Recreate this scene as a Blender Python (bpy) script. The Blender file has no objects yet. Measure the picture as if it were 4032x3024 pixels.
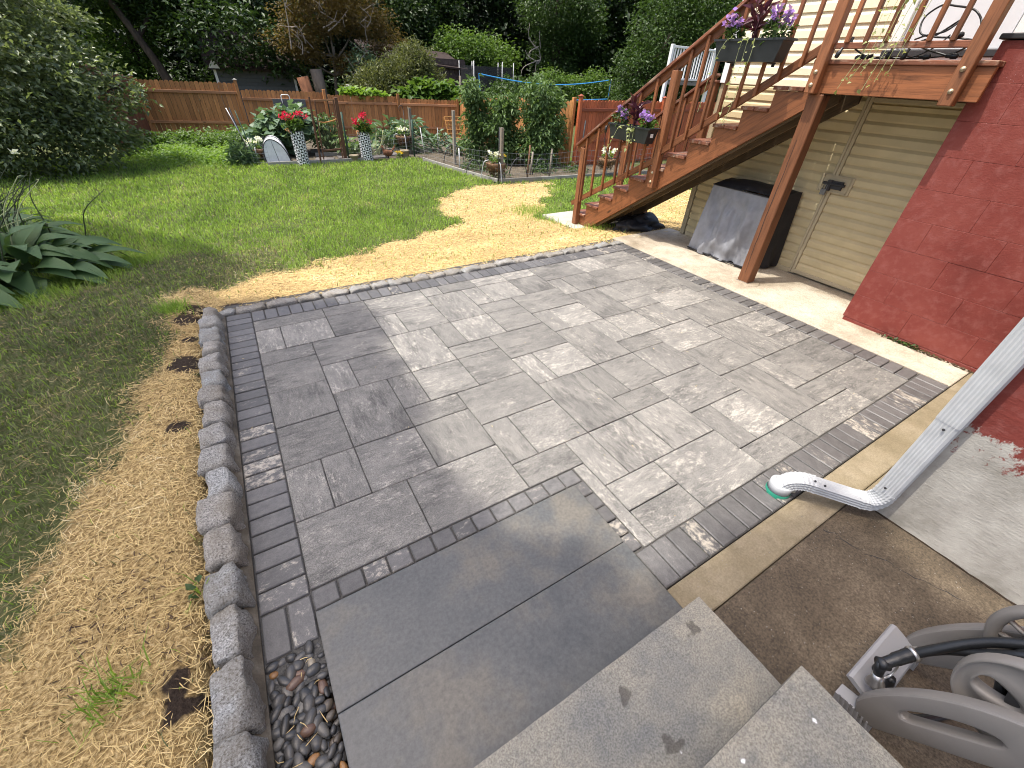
import bpy, bmesh, math, random
import numpy as np
from mathutils import Vector, Matrix, noise

rnd = random.Random(11)
rng = np.random.default_rng(11)
sc = bpy.context.scene
col = sc.collection

# ------------------------------------------------------------------ camera
cd = bpy.data.cameras.new('camera')
cam = bpy.data.objects.new('camera', cd)
col.objects.link(cam)
RT, DN, FW = Vector((.85700845, -.5136828, .04082277)), Vector((-.28205625, -.53391823, -.79710451)), Vector((.4312549, .67161098, -.60245988))
cm = Matrix((RT, -DN, -FW)).transposed().to_4x4()
cm.translation = Vector((0, 0, 2.0))
cam.matrix_world = cm
cd.sensor_width = 36.0
cd.lens = 36.0 * 1624.35 / 4032
cd.clip_start = .02
cd.clip_end = 1500
sc.camera = cam

# ------------------------------------------------------------------ sky, sun, exposure
TO_SUN = Vector((-.366, .138, 1.0)).normalized()
w = bpy.data.worlds.new('World')
sc.world = w
w.use_nodes = True
wn = w.node_tree
wn.nodes.clear()
sky = wn.nodes.new('ShaderNodeTexSky')
sky.sky_type = 'NISHITA'
sky.sun_disc = False
sky.sun_elevation = math.asin(TO_SUN.z)
sky.sun_rotation = math.atan2(TO_SUN.x, TO_SUN.y)
sky.altitude = 100
sky.air_density = .8
sky.dust_density = 5.0
sky.ozone_density = 1.0
bg = wn.nodes.new('ShaderNodeBackground')
bg.inputs['Strength'].default_value = .15
wo = wn.nodes.new('ShaderNodeOutputWorld')
wn.links.new(sky.outputs[0], bg.inputs[0])
wn.links.new(bg.outputs[0], wo.inputs[0])
sl = bpy.data.lights.new('sun', 'SUN')
sl.energy = 2.2
sl.angle = math.radians(.55)
sl.color = (1.0, .95, .87)
sun = bpy.data.objects.new('sun', sl)
col.objects.link(sun)
sun.rotation_euler = TO_SUN.to_track_quat('Z', 'Y').to_euler()
sun.location = (-4, 2, 12)
sc.view_settings.view_transform = 'Standard'
sc.view_settings.look = 'None'
sc.view_settings.gamma = 1
sc.view_settings.exposure = 1.22
sc.view_settings.use_curve_mapping = False
sc.cycles.max_bounces = 8
sc.cycles.transparent_max_bounces = 16
sc.cycles.use_denoising = True
sc.cycles.denoising_input_passes = 'RGB_ALBEDO_NORMAL'
sc.cycles.denoising_prefilter = 'ACCURATE'
sc.cycles.pixel_filter_type = 'BLACKMAN_HARRIS'
sc.cycles.filter_width = 1.05

# ------------------------------------------------------------------ object helpers
WM = {}


def link(name, me, mat=None, parent=None, M=None, label=None, cat=None, group=None, kind=None):
    o = bpy.data.objects.new(name, me)
    col.objects.link(o)
    M = M if M is not None else Matrix.Identity(4)
    if mat is not None and me is not None and len(me.materials) == 0:
        me.materials.append(mat)
    if parent is not None:
        o.parent = parent
        o.matrix_parent_inverse = WM[parent.name].inverted()
    o.matrix_basis = M
    WM[o.name] = M.copy()
    if label: o['label'] = label
    if cat: o['category'] = cat
    if group: o['group'] = group
    if kind: o['kind'] = kind
    return o


def thing(name, label, cat, loc=(0, 0, 0), group=None, kind=None):
    return link(name, None, None, None, Matrix.Translation(loc), label, cat, group, kind)


def T3(x, y, z):
    return Matrix.Translation((x, y, z))


class MB:
    """collects geometry, builds one mesh"""
    def __init__(s):
        s.v, s.f, s.mi = [], [], []

    def add(s, vs, fs, mi=0):
        b = len(s.v)
        s.v += [tuple(p) for p in vs]
        s.f += [tuple(i + b for i in f) for f in fs]
        s.mi += [mi] * len(fs)
        return s

    def box(s, c, d, M=None, mi=0):
        x, y, z = d[0] / 2, d[1] / 2, d[2] / 2
        vs = [Vector((sx * x, sy * y, sz * z)) for sz in (-1, 1) for sy in (-1, 1) for sx in (-1, 1)]
        if M is not None: vs = [M @ p for p in vs]
        vs = [p + Vector(c) for p in vs]
        return s.add(vs, [(0, 2, 3, 1), (4, 5, 7, 6), (0, 1, 5, 4), (2, 6, 7, 3), (0, 4, 6, 2), (1, 3, 7, 5)], mi)

    def tube(s, pts, rad, seg=8, caps=True, flat=None, mi=0):
        pts = [Vector(p) for p in pts]
        n = len(pts)
        if not hasattr(rad, '__len__'): rad = [rad] * n
        up = None
        rings = []
        for i, p in enumerate(pts):
            d = (pts[min(i + 1, n - 1)] - pts[max(i - 1, 0)])
            d = d.normalized() if d.length > 1e-9 else Vector((0, 0, 1))
            if up is None:
                up = d.orthogonal().normalized() if flat is None else (Vector(flat) - d * d.dot(Vector(flat))).normalized()
            else:
                up = (up - d * up.dot(d))
                up = up.normalized() if up.length > 1e-6 else d.orthogonal().normalized()
            sd = d.cross(up)
            rings.append([p + (up * math.cos(a) + sd * math.sin(a)) * rad[i] for a in [2 * math.pi * (k + .5) / seg for k in range(seg)]])
        b = len(s.v)
        for r in rings: s.v += [tuple(q) for q in r]
        k0 = len(s.f)
        for i in range(n - 1):
            for k in range(seg):
                a, c = b + i * seg + k, b + i * seg + (k + 1) % seg
                s.f.append((a, c, c + seg, a + seg))
        if caps:
            s.f.append(tuple(b + k for k in reversed(range(seg))))
            s.f.append(tuple(b + (n - 1) * seg + k for k in range(seg)))
        s.mi += [mi] * (len(s.f) - k0)
        return s

    def lathe(s, prof, seg=20, c=(0, 0, 0), closed=False, mi=0):
        b = len(s.v)
        c = Vector(c)
        for r, z in prof:
            for k in range(seg):
                a = 2 * math.pi * k / seg
                s.v.append(tuple(c + Vector((r * math.cos(a), r * math.sin(a), z))))
        k0 = len(s.f)
        for i in range(len(prof) - 1):
            for k in range(seg):
                p, q = b + i * seg + k, b + i * seg + (k + 1) % seg
                s.f.append((p, q, q + seg, p + seg))
        if closed:
            s.f.append(tuple(b + k for k in reversed(range(seg))))
            s.f.append(tuple(b + (len(prof) - 1) * seg + k for k in range(seg)))
        s.mi += [mi] * (len(s.f) - k0)
        return s

    def prism(s, poly, a, bb, axis=0, mi=0):
        """polygon in the two other axes, extruded from a to bb along axis"""
        n = len(poly)

        def P(p, t):
            return [(t, p[0], p[1]), (p[0], t, p[1]), (p[0], p[1], t)][axis]
        vs = [P(p, a) for p in poly] + [P(p, bb) for p in poly]
        fs = [(i, (i + 1) % n, n + (i + 1) % n, n + i) for i in range(n)] + [tuple(reversed(range(n))), tuple(range(n, 2 * n))]
        return s.add(vs, fs, mi)

    def mesh(s, name='m', smooth=False, fix=True, mats=None):
        me = bpy.data.meshes.new(name)
        me.from_pydata(s.v, [], s.f)
        for i, m in enumerate(s.mi):
            if m: me.polygons[i].material_index = m
        if fix:
            bm = bmesh.new(); bm.from_mesh(me)
            bmesh.ops.recalc_face_normals(bm, faces=bm.faces)
            bm.to_mesh(me); bm.free()
        if smooth:
            me.polygons.foreach_set('use_smooth', [True] * len(me.polygons))
        if mats:
            for m in mats: me.materials.append(m)
        me.update()
        return me


_bx = {}


def bevbox(sx, sy, sz, bev=.004, seg=1):
    k = (round(sx, 3), round(sy, 3), round(sz, 3), round(bev, 4), seg)
    if k in _bx: return _bx[k]
    bm = bmesh.new()
    bmesh.ops.create_cube(bm, size=1)
    for v in bm.verts: v.co = Vector((v.co.x * sx, v.co.y * sy, v.co.z * sz))
    if bev > 0:
        bmesh.ops.bevel(bm, geom=bm.edges[:], offset=bev, segments=seg, affect='EDGES', profile=.5)
    me = bpy.data.meshes.new('box')
    bm.to_mesh(me); bm.free()
    _bx[k] = me
    return me


def axes(p0, p1, up=(0, 0, 1)):
    p0, p1 = Vector(p0), Vector(p1)
    x = (p1 - p0).normalized()
    u = Vector(up)
    y = u.cross(x)
    if y.length < 1e-6: y = Vector((0, 1, 0)).cross(x)
    y.normalize()
    z = x.cross(y)
    M = Matrix((x, y, z)).transposed().to_4x4()
    M.translation = (p0 + p1) / 2
    return M, (p1 - p0).length


_mm = {}


def beam(name, p0, p1, w_, h_, mat, parent=None, up=(0, 0, 1), bev=.004, **kw):
    """length along local x (grain runs along it); w_ across, h_ along up"""
    M, L = axes(p0, p1, up)
    me = bevbox(L, w_, h_, bev)
    key = (me.name, mat.name)
    if key not in _mm:
        m2 = me if len(me.materials) == 0 else me.copy()
        if len(m2.materials) == 0: m2.materials.append(mat)
        else: m2.materials[0] = mat
        _mm[key] = m2
        me = m2
    else:
        me = _mm[key]
    return link(name, me, mat, parent, M, **kw)


def cbox(name, c, d, mat, parent=None, bev=.004, rz=0, **kw):
    me = bevbox(d[0], d[1], d[2], bev)
    key = (me.name, mat.name)
    if key not in _mm:
        m2 = me if len(me.materials) == 0 else me.copy()
        if len(m2.materials) == 0: m2.materials.append(mat)
        else: m2.materials[0] = mat
        _mm[key] = m2
    return link(name, _mm[key], mat, parent, T3(*c) @ Matrix.Rotation(rz, 4, 'Z'), **kw)


def npmesh(name, V, F, smooth=False):
    """V (n,3), F (m,k) numpy"""
    me = bpy.data.meshes.new(name)
    V = np.asarray(V, np.float32); F = np.asarray(F, np.int32)
    k = F.shape[1]
    me.vertices.add(len(V)); me.vertices.foreach_set('co', V.ravel())
    me.loops.add(F.size); me.loops.foreach_set('vertex_index', F.ravel())
    me.polygons.add(len(F)); me.polygons.foreach_set('loop_start', np.arange(len(F), dtype=np.int32) * k)
    me.polygons.foreach_set('loop_total', np.full(len(F), k, np.int32))
    if smooth: me.polygons.foreach_set('use_smooth', np.ones(len(F), bool))
    me.update(calc_edges=True)
    return me


def unit(a):
    return a / np.maximum(np.linalg.norm(a, axis=1, keepdims=True), 1e-9)


def leafmesh(name, P, size, aspect=.5, upb=.5, out=None, droop=.3, sz_var=.35, fold=.18):
    """diamond leaves at points P; out = outward directions"""
    n = len(P)
    N = rng.normal(size=(n, 3)); N = unit(N)
    N[:, 2] = np.abs(N[:, 2])
    N = unit(N + np.array([0, 0, upb]))
    D = rng.normal(size=(n, 3))
    if out is not None: D = D * .6 + out
    D[:, 2] -= droop
    D = unit(D - N * (D * N).sum(1, keepdims=True))
    S = np.cross(N, D)
    L = size * (1 + sz_var * rng.uniform(-1, 1, (n, 1)))
    W = L * aspect
    V = np.empty((n, 4, 3))
    V[:, 0] = P
    V[:, 1] = P + D * L * .45 + S * W * .5 + N * L * fold
    V[:, 2] = P + D * L - N * L * droop * .25
    V[:, 3] = P + D * L * .45 - S * W * .5 + N * L * fold
    I = np.arange(n) * 4
    F = np.concatenate([np.stack([I, I + 1, I + 2], 1), np.stack([I, I + 2, I + 3], 1)])
    return npmesh(name, V.reshape(-1, 3), F)


def clump_points(blobs, nclump, per, spread, shell=(.65, 1.0), squash=1.0, low=-1.0):
    """points in clumps spread over the shells of ellipsoids (center, (rx,ry,rz))"""
    P, O = [], []
    wts = np.array([b[1][0] * b[1][1] + b[1][0] * b[1][2] for b in blobs], float); wts /= wts.sum()
    for b, wt in zip(blobs, wts):
        m = max(3, int(round(nclump * wt)))
        d = unit(rng.normal(size=(m * 2, 3)))
        d = d[d[:, 2] > low][:m]
        r = rng.uniform(shell[0], shell[1], (len(d), 1))
        c = np.array(b[0]) + d * r * np.array(b[1])
        k = rng.poisson(per, len(d)) + 2
        cc = np.repeat(c, k, 0); dd = np.repeat(d, k, 0)
        q = rng.normal(size=cc.shape) * spread
        q[:, 2] *= squash
        P.append(cc + q); O.append(unit(dd + .5 * q / max(spread, 1e-6) * .5))
    return np.concatenate(P), np.concatenate(O)

# ------------------------------------------------------------------ materials
class NT:
    def __init__(s, name):
        s.m = bpy.data.materials.new(name)
        s.m.use_nodes = True
        s.t = s.m.node_tree
        s.t.nodes.clear()
        s.out = s.t.nodes.new('ShaderNodeOutputMaterial')
        s.b = s.t.nodes.new('ShaderNodeBsdfPrincipled')
        s.t.links.new(s.b.outputs[0], s.out.inputs[0])

    def n(s, typ, ins=None, **kw):
        x = s.t.nodes.new('ShaderNode' + typ)
        for k, v in kw.items(): setattr(x, k, v)
        for k, v in (ins or {}).items(): s.set(x.inputs[k], v)
        return x

    def set(s, sock, v):
        if isinstance(v, bpy.types.NodeSocket): s.t.links.new(v, sock)
        elif isinstance(v, bpy.types.Node): s.t.links.new(v.outputs[0], sock)
        else:
            if hasattr(sock.default_value, '__len__') and not hasattr(v, '__len__'): v = [v] * len(sock.default_value)
            if hasattr(v, '__len__') and len(v) == 3 and len(sock.default_value) == 4: v = (*v, 1)
            sock.default_value = v

    def coord(s, stretch=(1, 1, 1), rot=(0, 0, 0), jitter=True, world=False):
        if world:
            g = s.n('NewGeometry'); c = g.outputs['Position']
        else:
            c = s.n('TexCoord').outputs['Object']
        if jitter and not world:
            oi = s.n('ObjectInfo')
            mu = s.n('VectorMath', operation='MULTIPLY_ADD')
            cx = s.n('CombineXYZ', {0: oi.outputs['Random'], 1: oi.outputs['Random'], 2: oi.outputs['Random']})
            s.set(mu.inputs[0], cx); s.set(mu.inputs[1], (37.0, 91.0, 53.0)); s.set(mu.inputs[2], c)
            c = mu.outputs[0]
        return s.n('Mapping', {'Vector': c, 'Scale': stretch, 'Rotation': rot}).outputs[0]

    def noise(s, vec, scale, detail=4, rough=.6, dist=0):
        x = s.n('TexNoise', {'Vector': vec, 'Scale': scale, 'Detail': detail, 'Roughness': rough, 'Distortion': dist})
        return x.outputs[0]

    def ramp(s, fac, stops, interp='LINEAR'):
        x = s.n('ValToRGB', {0: fac})
        x.color_ramp.interpolation = interp
        e = x.color_ramp.elements
        while len(e) < len(stops): e.new(.5)
        for i, (p, c) in enumerate(stops):
            e[i].position = p
            e[i].color = (*c, 1) if len(c) == 3 else c
        return x.outputs[0]

    def f(s, fac, a, b):
        """map fac range a..b to 0..1"""
        return s.n('MapRange', {0: fac, 1: a, 2: b}).outputs[0]

    def mix(s, fac, a, b, mode='MIX'):
        x = s.n('Mix', data_type='RGBA', blend_type=mode)
        s.set(x.inputs[0], fac); s.set(x.inputs[6], a); s.set(x.inputs[7], b)
        return x.outputs[2]

    def math(s, op, a, b=0.0):
        x = s.n('Math', {0: a, 1: b}, operation=op)
        return x.outputs[0]

    def bump(s, h, strength=.3, dist=.01, nrm=None):
        ins = {'Height': h, 'Strength': strength, 'Distance': dist}
        if nrm is not None: ins['Normal'] = nrm
        x = s.n('Bump', ins)
        return x.outputs[0]

    def fin(s, color, rough=.7, normal=None, spec=.4, metal=0.0):
        s.set(s.b.inputs['Base Color'], color)
        s.set(s.b.inputs['Roughness'], rough)
        s.set(s.b.inputs['Specular IOR Level'], spec)
        s.set(s.b.inputs['Metallic'], metal)
        if normal is not None: s.set(s.b.inputs['Normal'], normal)
        return s.m


G = lambda v: (v, v, v)


def simple(name, c, rough=.6, var=.25, scale=9, bump=.1, bscale=60, spec=.4, metal=0, rand=.12, stretch=(1, 1, 1), bdist=.004):
    t = NT(name)
    v = t.coord(stretch)
    a = t.noise(v, scale, 5)
    lo = tuple(x * (1 - var) for x in c); hi = tuple(min(1, x * (1 + var)) for x in c)
    cc = t.ramp(a, [(.3, lo), (.7, hi)])
    oi = t.n('ObjectInfo')
    k = t.n('MapRange', {0: oi.outputs['Random'], 3: 1 - rand, 4: 1 + rand}).outputs[0]
    hs = t.n('HueSaturation', {'Color': cc, 'Value': k}).outputs[0]
    nb = t.bump(t.noise(v, bscale, 3), bump, bdist)
    return t.fin(hs, rough, nb, spec, metal)


def woodmat(name, c, dark=.45, rough=.55, wear=None, rand=.22, spec=.4):
    t = NT(name)
    v = t.coord((1.2, 14, 14))
    g1 = t.noise(v, 2.2, 6, .65, .6)
    v2 = t.coord((2.5, 60, 60))
    g2 = t.noise(v2, 2, 3, .6)
    c2 = tuple(x * dark for x in c); c3 = tuple(min(1, x * 1.3) for x in c)
    cc = t.ramp(g1, [(.28, c2), (.5, c), (.75, c3)])
    cc = t.mix(t.f(g2, .55, .8), cc, tuple(x * .4 for x in c))
    v3 = t.coord((1.5, 5, 5))
    kn = t.n('TexVoronoi', {'Vector': v3, 'Scale': 1.1}).outputs['Distance']
    cc = t.mix(t.f(kn, .12, .05), cc, tuple(x * .25 for x in c))
    if wear:
        wn_ = t.noise(t.coord((1.5, 6, 6)), 2.2, 5, .7)
        cc = t.mix(t.f(wn_, .52, .66), cc, wear)
    oi = t.n('ObjectInfo')
    k = t.n('MapRange', {0: oi.outputs['Random'], 3: 1 - rand, 4: 1 + rand}).outputs[0]
    cc = t.n('HueSaturation', {'Color': cc, 'Value': k}).outputs[0]
    nb = t.bump(g2, .25, .003, t.bump(g1, .2, .004))
    return t.fin(cc, t.n('MapRange', {0: g1, 3: rough - .1, 4: rough + .15}).outputs[0], nb, spec)


def leafmat(name, c1, c2, rough=.45, trans=.3, spec=.35, c3=None):
    t = NT(name)
    g = t.n('NewGeometry')
    r = g.outputs['Random Per Island']
    big = t.noise(t.coord((1, 1, 1), jitter=False), 1.1, 4, .65)
    f = t.math('ADD', t.math('MULTIPLY', r, .58), t.math('MULTIPLY', t.f(big, .35, .65), .42))
    st = [(0, c1), (1, c2)] if c3 is None else [(0, c1), (.8, c2), (.97, c3)]
    cc = t.ramp(f, st)
    t.fin(cc, rough, None, spec)
    tr = t.n('BsdfTranslucent', {0: t.mix(1.0, cc, (1.3, 1.35, .7), 'MULTIPLY')})
    ms = t.n('MixShader', {0: trans})
    t.t.links.new(t.b.outputs[0], ms.inputs[1]); t.t.links.new(tr.outputs[0], ms.inputs[2])
    t.t.links.new(ms.outputs[0], t.out.inputs[0])
    return t.m


MAT = {}
# large grey slabs with pale and dark streaks
t = NT('paver_concrete')
v2 = t.coord((1, 1, 1))
oi = t.n('ObjectInfo')
big = t.noise(v2, 2.6, 4, .6)
mid = t.noise(t.coord((9, 17, 12)), 1.0, 6, .75)
dk_ = t.noise(t.coord((5, 19, 11)), 1.0, 8, .82)
fl_ = t.noise(t.coord((20, 44, 30)), 1.0, 6, .84)
m1 = t.noise(t.coord((1.6, 3.2, 2)), 1.5, 3, .55)
s4 = t.noise(v2, 150, 4, .75)
r1 = t.math('FRACT', t.math('MULTIPLY', oi.outputs['Random'], 19.7))
r2 = t.math('FRACT', t.math('MULTIPLY', oi.outputs['Random'], 7.3))
cc = t.ramp(t.math('ADD', t.math('MULTIPLY', big, .45), t.math('MULTIPLY', mid, .55)), [(.36, (.142, .137, .126)), (.5, (.192, .184, .167)), (.64, (.252, .240, .214))])
da = t.math('ADD', dk_, t.math('MULTIPLY', t.math('SUBTRACT', m1, .5), .45))
da = t.math('ADD', da, t.math('MULTIPLY', t.math('SUBTRACT', r1, .5), .07))
cc = t.mix(t.math('MULTIPLY', t.f(da, .51, .65), .66), cc, (.068, .066, .062))
fa = t.math('SUBTRACT', fl_, t.math('MULTIPLY', t.math('SUBTRACT', t.noise(t.coord((1.6, 3.6, 2)), 2.3, 3, .55), .5), .35))
fa = t.math('ADD', fa, t.math('MULTIPLY', t.math('SUBTRACT', r2, .5), .08))
cc = t.mix(t.math('MULTIPLY', t.f(fa, .545, .66), .72), cc, (.43, .40, .345))
k = t.n('MapRange', {0: r2, 3: .86, 4: 1.12}).outputs[0]
cc = t.n('HueSaturation', {'Color': cc, 'Value': k}).outputs[0]
cc = t.mix(.6, cc, t.ramp(s4, [(.36, (.2, .2, .2)), (.64, (.8, .8, .8))]), 'OVERLAY')
MAT['paver'] = t.fin(cc, t.n('MapRange', {0: mid, 3: .6, 4: .8}).outputs[0], t.bump(fl_, .5, .006, t.bump(s4, .4, .002)), .25)

# charcoal border bricks, some mottled pale
t = NT('border_concrete')
v2 = t.coord((1, 1, 1))
s1 = t.noise(t.coord((19, 26, 22)), 1.0, 6, .80)
s4 = t.noise(v2, 190, 3, .7)
oi = t.n('ObjectInfo')
r2 = t.math('FRACT', t.math('MULTIPLY', oi.outputs['Random'], 13.7))
base = t.mix(t.f(s1, .3, .75), (.070, .068, .066), (.145, .139, .132))
thr = t.n('MapRange', {0: r2, 1: .45, 2: 1.0, 3: .70, 4: .47}).outputs[0]
bl = t.f(t.math('SUBTRACT', s1, thr), -.02, .10)
cc = t.mix(bl, base, (.37, .335, .275))
cc = t.mix(.35, cc, t.ramp(s4, [(.3, G(.25)), (.7, G(.75))]), 'OVERLAY')
k = t.n('MapRange', {0: oi.outputs['Random'], 3: .8, 4: 1.25}).outputs[0]
cc = t.n('HueSaturation', {'Color': cc, 'Value': k}).outputs[0]
MAT['border'] = t.fin(cc, t.n('MapRange', {0: s1, 3: .38, 4: .62}).outputs[0], t.bump(s4, .3, .002, t.bump(s1, .2, .003)), .45)

t = NT('joint_sand')
a = t.noise(t.coord(jitter=False), 120, 4)
MAT['sand'] = t.fin(t.ramp(a, [(.3, (.035, .034, .032)), (.7, (.105, .10, .09))]), .95, t.bump(a, .6, .004))

# blue-grey cast step slabs, partly wet
t = NT('bluestone')
v = t.coord()
a = t.noise(v, 2.6, 4, .6); b = t.noise(v, 60, 4, .7); c_ = t.noise(t.coord((1, 5, 1)), 5, 3, .6)
cc = t.ramp(a, [(.3, (.062, .066, .066)), (.5, (.086, .088, .085)), (.64, (.128, .118, .098))])
cc = t.mix(.4, cc, t.ramp(b, [(.3, G(.2)), (.7, G(.8))]), 'OVERLAY')
vo = t.n('TexVoronoi', {'Vector': v, 'Scale': 26.0}).outputs['Distance']
pit = t.f(vo, .055, .03)
pm = t.math('MULTIPLY', pit, t.f(t.noise(v, 3, 2), .5, .6))
cc = t.mix(pm, cc, (.03, .03, .03))
wet = t.n('MapRange', {0: a, 1: .35, 2: .65, 3: .30, 4: .48}).outputs[0]
MAT['bluestone'] = t.fin(cc, wet, t.bump(t.math('SUBTRACT', b, t.math('MULTIPLY', pm, 2)), .25, .002), .5)

# older stained treads
t = NT('weathered_stone')
v = t.coord()
a = t.noise(v, 2.2, 5, .6); b = t.noise(v, 150, 5, .8); c_ = t.noise(v, 22, 4, .7)
cc = t.ramp(a, [(.32, (.155, .158, .150)), (.5, (.245, .232, .192)), (.66, (.33, .298, .228))])
cc = t.mix(.55, cc, t.ramp(b, [(.40, G(.2)), (.60, G(.8))]), 'OVERLAY')
cc = t.mix(t.math('MULTIPLY', t.f(c_, .5, .72), .45), cc, (.10, .105, .11))
vo = t.n('TexVoronoi', {'Vector': v, 'Scale': 7.0}).outputs['Distance']
vo = t.math('ADD', vo, t.math('MULTIPLY', t.math('SUBTRACT', b, .5), .16))
cc = t.mix(t.f(vo, .06, .035), cc, (.78, .78, .78))
vo2 = t.n('TexVoronoi', {'Vector': t.n('VectorMath', {0: v, 1: t.n('VectorMath', {0: t.n('TexNoise', {'Vector': v, 'Scale': 14.0, 'Detail': 3.0}).outputs[1], 1: (.12, .12, .12)}, operation='MULTIPLY').outputs[0]}, operation='ADD').outputs[0], 'Scale': 4.4}).outputs['Distance']
cc = t.mix(t.math('MULTIPLY', t.f(vo2, .15, .11), .6), cc, (.035, .03, .026))
MAT['tread'] = t.fin(cc, .72, t.bump(b, .5, .003), .3)

# sunlit walkway concrete
def concrete(name, lo, mid, hi, scale=1.6, rough=.8, world=True, spk=.3, wet=False):
    t = NT(name)
    v = t.coord(world=world)
    a = t.noise(v, scale, 6, .62, .2); b = t.noise(v, 90, 4, .75); c_ = t.noise(v, 9, 5, .7)
    cc = t.ramp(a, [(.3, lo), (.5, mid), (.68, hi)])
    cc = t.mix(spk, cc, t.ramp(b, [(.34, G(.2)), (.66, G(.8))]), 'OVERLAY')
    cc = t.mix(t.math('MULTIPLY', t.f(c_, .52, .72), .4), cc, tuple(x * .55 for x in lo))
    r_ = t.n('MapRange', {0: c_, 3: rough - .12, 4: rough + .1}).outputs[0]
    return t.fin(cc, r_, t.bump(b, .4, .003, t.bump(c_, .2, .006)), .35)


MAT['walk'] = concrete('walkway_concrete', (.24, .195, .135), (.42, .365, .28), (.53, .485, .40), 1.3, .8, spk=.5)
MAT['strip'] = concrete('strip_concrete', (.17, .135, .078), (.22, .18, .112), (.30, .25, .17), 2.2)
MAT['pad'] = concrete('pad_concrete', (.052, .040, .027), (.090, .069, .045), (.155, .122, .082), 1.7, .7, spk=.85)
MAT['stairpad'] = concrete('stair_pad_concrete', (.33, .30, .25), (.42, .39, .33), (.50, .46, .40))
MAT['mortar'] = concrete('dirty_mortar', (.07, .058, .042), (.12, .10, .072), (.19, .17, .135), 8)
MAT['cement'] = concrete('cement_riser', (.16, .155, .14), (.22, .21, .19), (.30, .28, .25), 4)
MAT['timber_grey'] = woodmat('weathered_grey_timber', (.26, .25, .22), .6, .8)

# red painted block wall, flaking white specks
def redpaint(name, parge=False):
    t = NT(name)
    v = t.coord(world=True)
    a = t.noise(v, 2.0, 4, .6); b = t.noise(t.n('Mapping', {'Vector': v, 'Scale': (1, 1, 2.2)}).outputs[0], 55, 5, .75); c_ = t.noise(v, 14, 4, .7)
    cc = t.ramp(a, [(.3, (.150, .030, .022)), (.5, (.190, .039, .029)), (.7, (.225, .056, .042))])
    vor = t.n('TexVoronoi', {'Vector': v, 'Scale': 84.0})
    vr = t.n('SeparateXYZ', {0: vor.outputs['Color']}).outputs[0]
    sp = t.math('MULTIPLY', vr, t.f(vor.outputs['Distance'], .42, .22))
    msk = t.noise(v, 1.3, 3, .55)
    thr = t.n('MapRange', {0: msk, 1: .42, 2: .66, 3: 1.0, 4: .86}).outputs[0]
    cc = t.mix(t.math('MULTIPLY', t.f(t.math('SUBTRACT', sp, thr), 0, .03), .8), cc, (.62, .48, .46))
    cc = t.mix(t.math('MULTIPLY', t.f(c_, .48, .75), .45), cc, (.30, .115, .10))
    if parge:
        sep = t.n('SeparateXYZ', {0: v})
        edge = t.noise(t.n('Mapping', {'Vector': v, 'Scale': (1, 1, .8)}).outputs[0], 3.1, 6, .7)
        h = t.math('ADD', sep.outputs[2], t.math('MULTIPLY', t.math('SUBTRACT', edge, .5), -1.3))
        grey = t.ramp(t.noise(v, 4, 5, .65), [(.3, (.24, .225, .19)), (.5, (.36, .34, .30)), (.7, (.46, .44, .39))])
        crk = t.noise(t.n('Mapping', {'Vector': v, 'Scale': (1, 1, 3)}).outputs[0], 20, 5, .7)
        grey = t.mix(t.math('MULTIPLY', t.f(crk, .6, .7), .4), grey, (.12, .11, .10))
        cc = t.mix(t.f(h, .56, .52), cc, grey)
        return t.fin(cc, .8, t.bump(crk, .35, .010, t.bump(b, .5, .004)), .3)
    return t.fin(cc, .62, t.bump(b, .55, .005, t.bump(c_, .3, .010)), .28)


MAT['red'] = redpaint('red_masonry_paint')
MAT['parge'] = redpaint('parged_red_wall', True)

# granite edging stone
t = NT('granite')
v = t.coord()
b = t.noise(v, 130, 3, .7); a = t.noise(v, 6, 4); c_ = t.noise(v, 45, 3, .7)
cc = t.ramp(b, [(.36, (.055, .054, .052)), (.46, (.24, .235, .222)), (.58, (.36, .35, .33)), (.70, (.58, .565, .54))])
oi = t.n('ObjectInfo')
tint = t.ramp(oi.outputs['Random'], [(0, (.80, .78, .74)), (.45, (1, .97, .92)), (.8, (.92, 1.0, 1.06)), (1, (.86, .84, .80))])
cc = t.mix(1.0, cc, tint, 'MULTIPLY')
g = t.n('NewGeometry')
nz = t.n('SeparateXYZ', {0: g.outputs['Normal']}).outputs[2]
dirt = t.math('MULTIPLY', t.f(a, .35, .6), .55)
cc = t.mix(dirt, cc, (.16, .135, .098))
MAT['granite'] = t.fin(cc, .8, t.bump(c_, .7, .008, t.bump(b, .4, .003)), .3)

# stained cedar and siding
MAT['deck'] = woodmat('stained_deck_wood', (.215, .078, .029), .45, .5, rand=.32)
MAT['deck_worn'] = woodmat('worn_tread_wood', (.19, .068, .034), .55, .6, wear=(.33, .23, .16))
MAT['post'] = woodmat('stained_post_wood', (.225, .088, .036), .5, .55, rand=.25)
MAT['under'] = woodmat('pressure_treated_wood', (.11, .075, .038), .55, .7)
MAT['fence'] = woodmat('brown_fence_wood', (.40, .180, .062), .6, .65, rand=.3)
MAT['fence_rail'] = woodmat('fence_rail_wood', (.36, .175, .08), .65, .65)
MAT['fence_dark'] = woodmat('dark_red_fence_wood', (.15, .055, .028), .65, .6)
MAT['fence_gold'] = woodmat('faded_golden_fence_wood', (.40, .185, .065), .6, .65, rand=.3)
MAT['fence_rail_pale'] = woodmat('pale_fence_rail', (.50, .32, .17), .7, .7)
MAT['thatch'] = leafmat('dry_thatch', (.10, .075, .04), (.34, .27, .15), .7, .15)
MAT['fence_red'] = woodmat('red_fence_wood', (.42, .105, .038), .65, .6, rand=.2)
MAT['fence_red_rail'] = woodmat('red_fence_rail_wood', (.30, .078, .034), .65, .6)
MAT['screen_wood'] = woodmat('gate_frame_wood', (.11, .05, .026), .6, .6)
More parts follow.
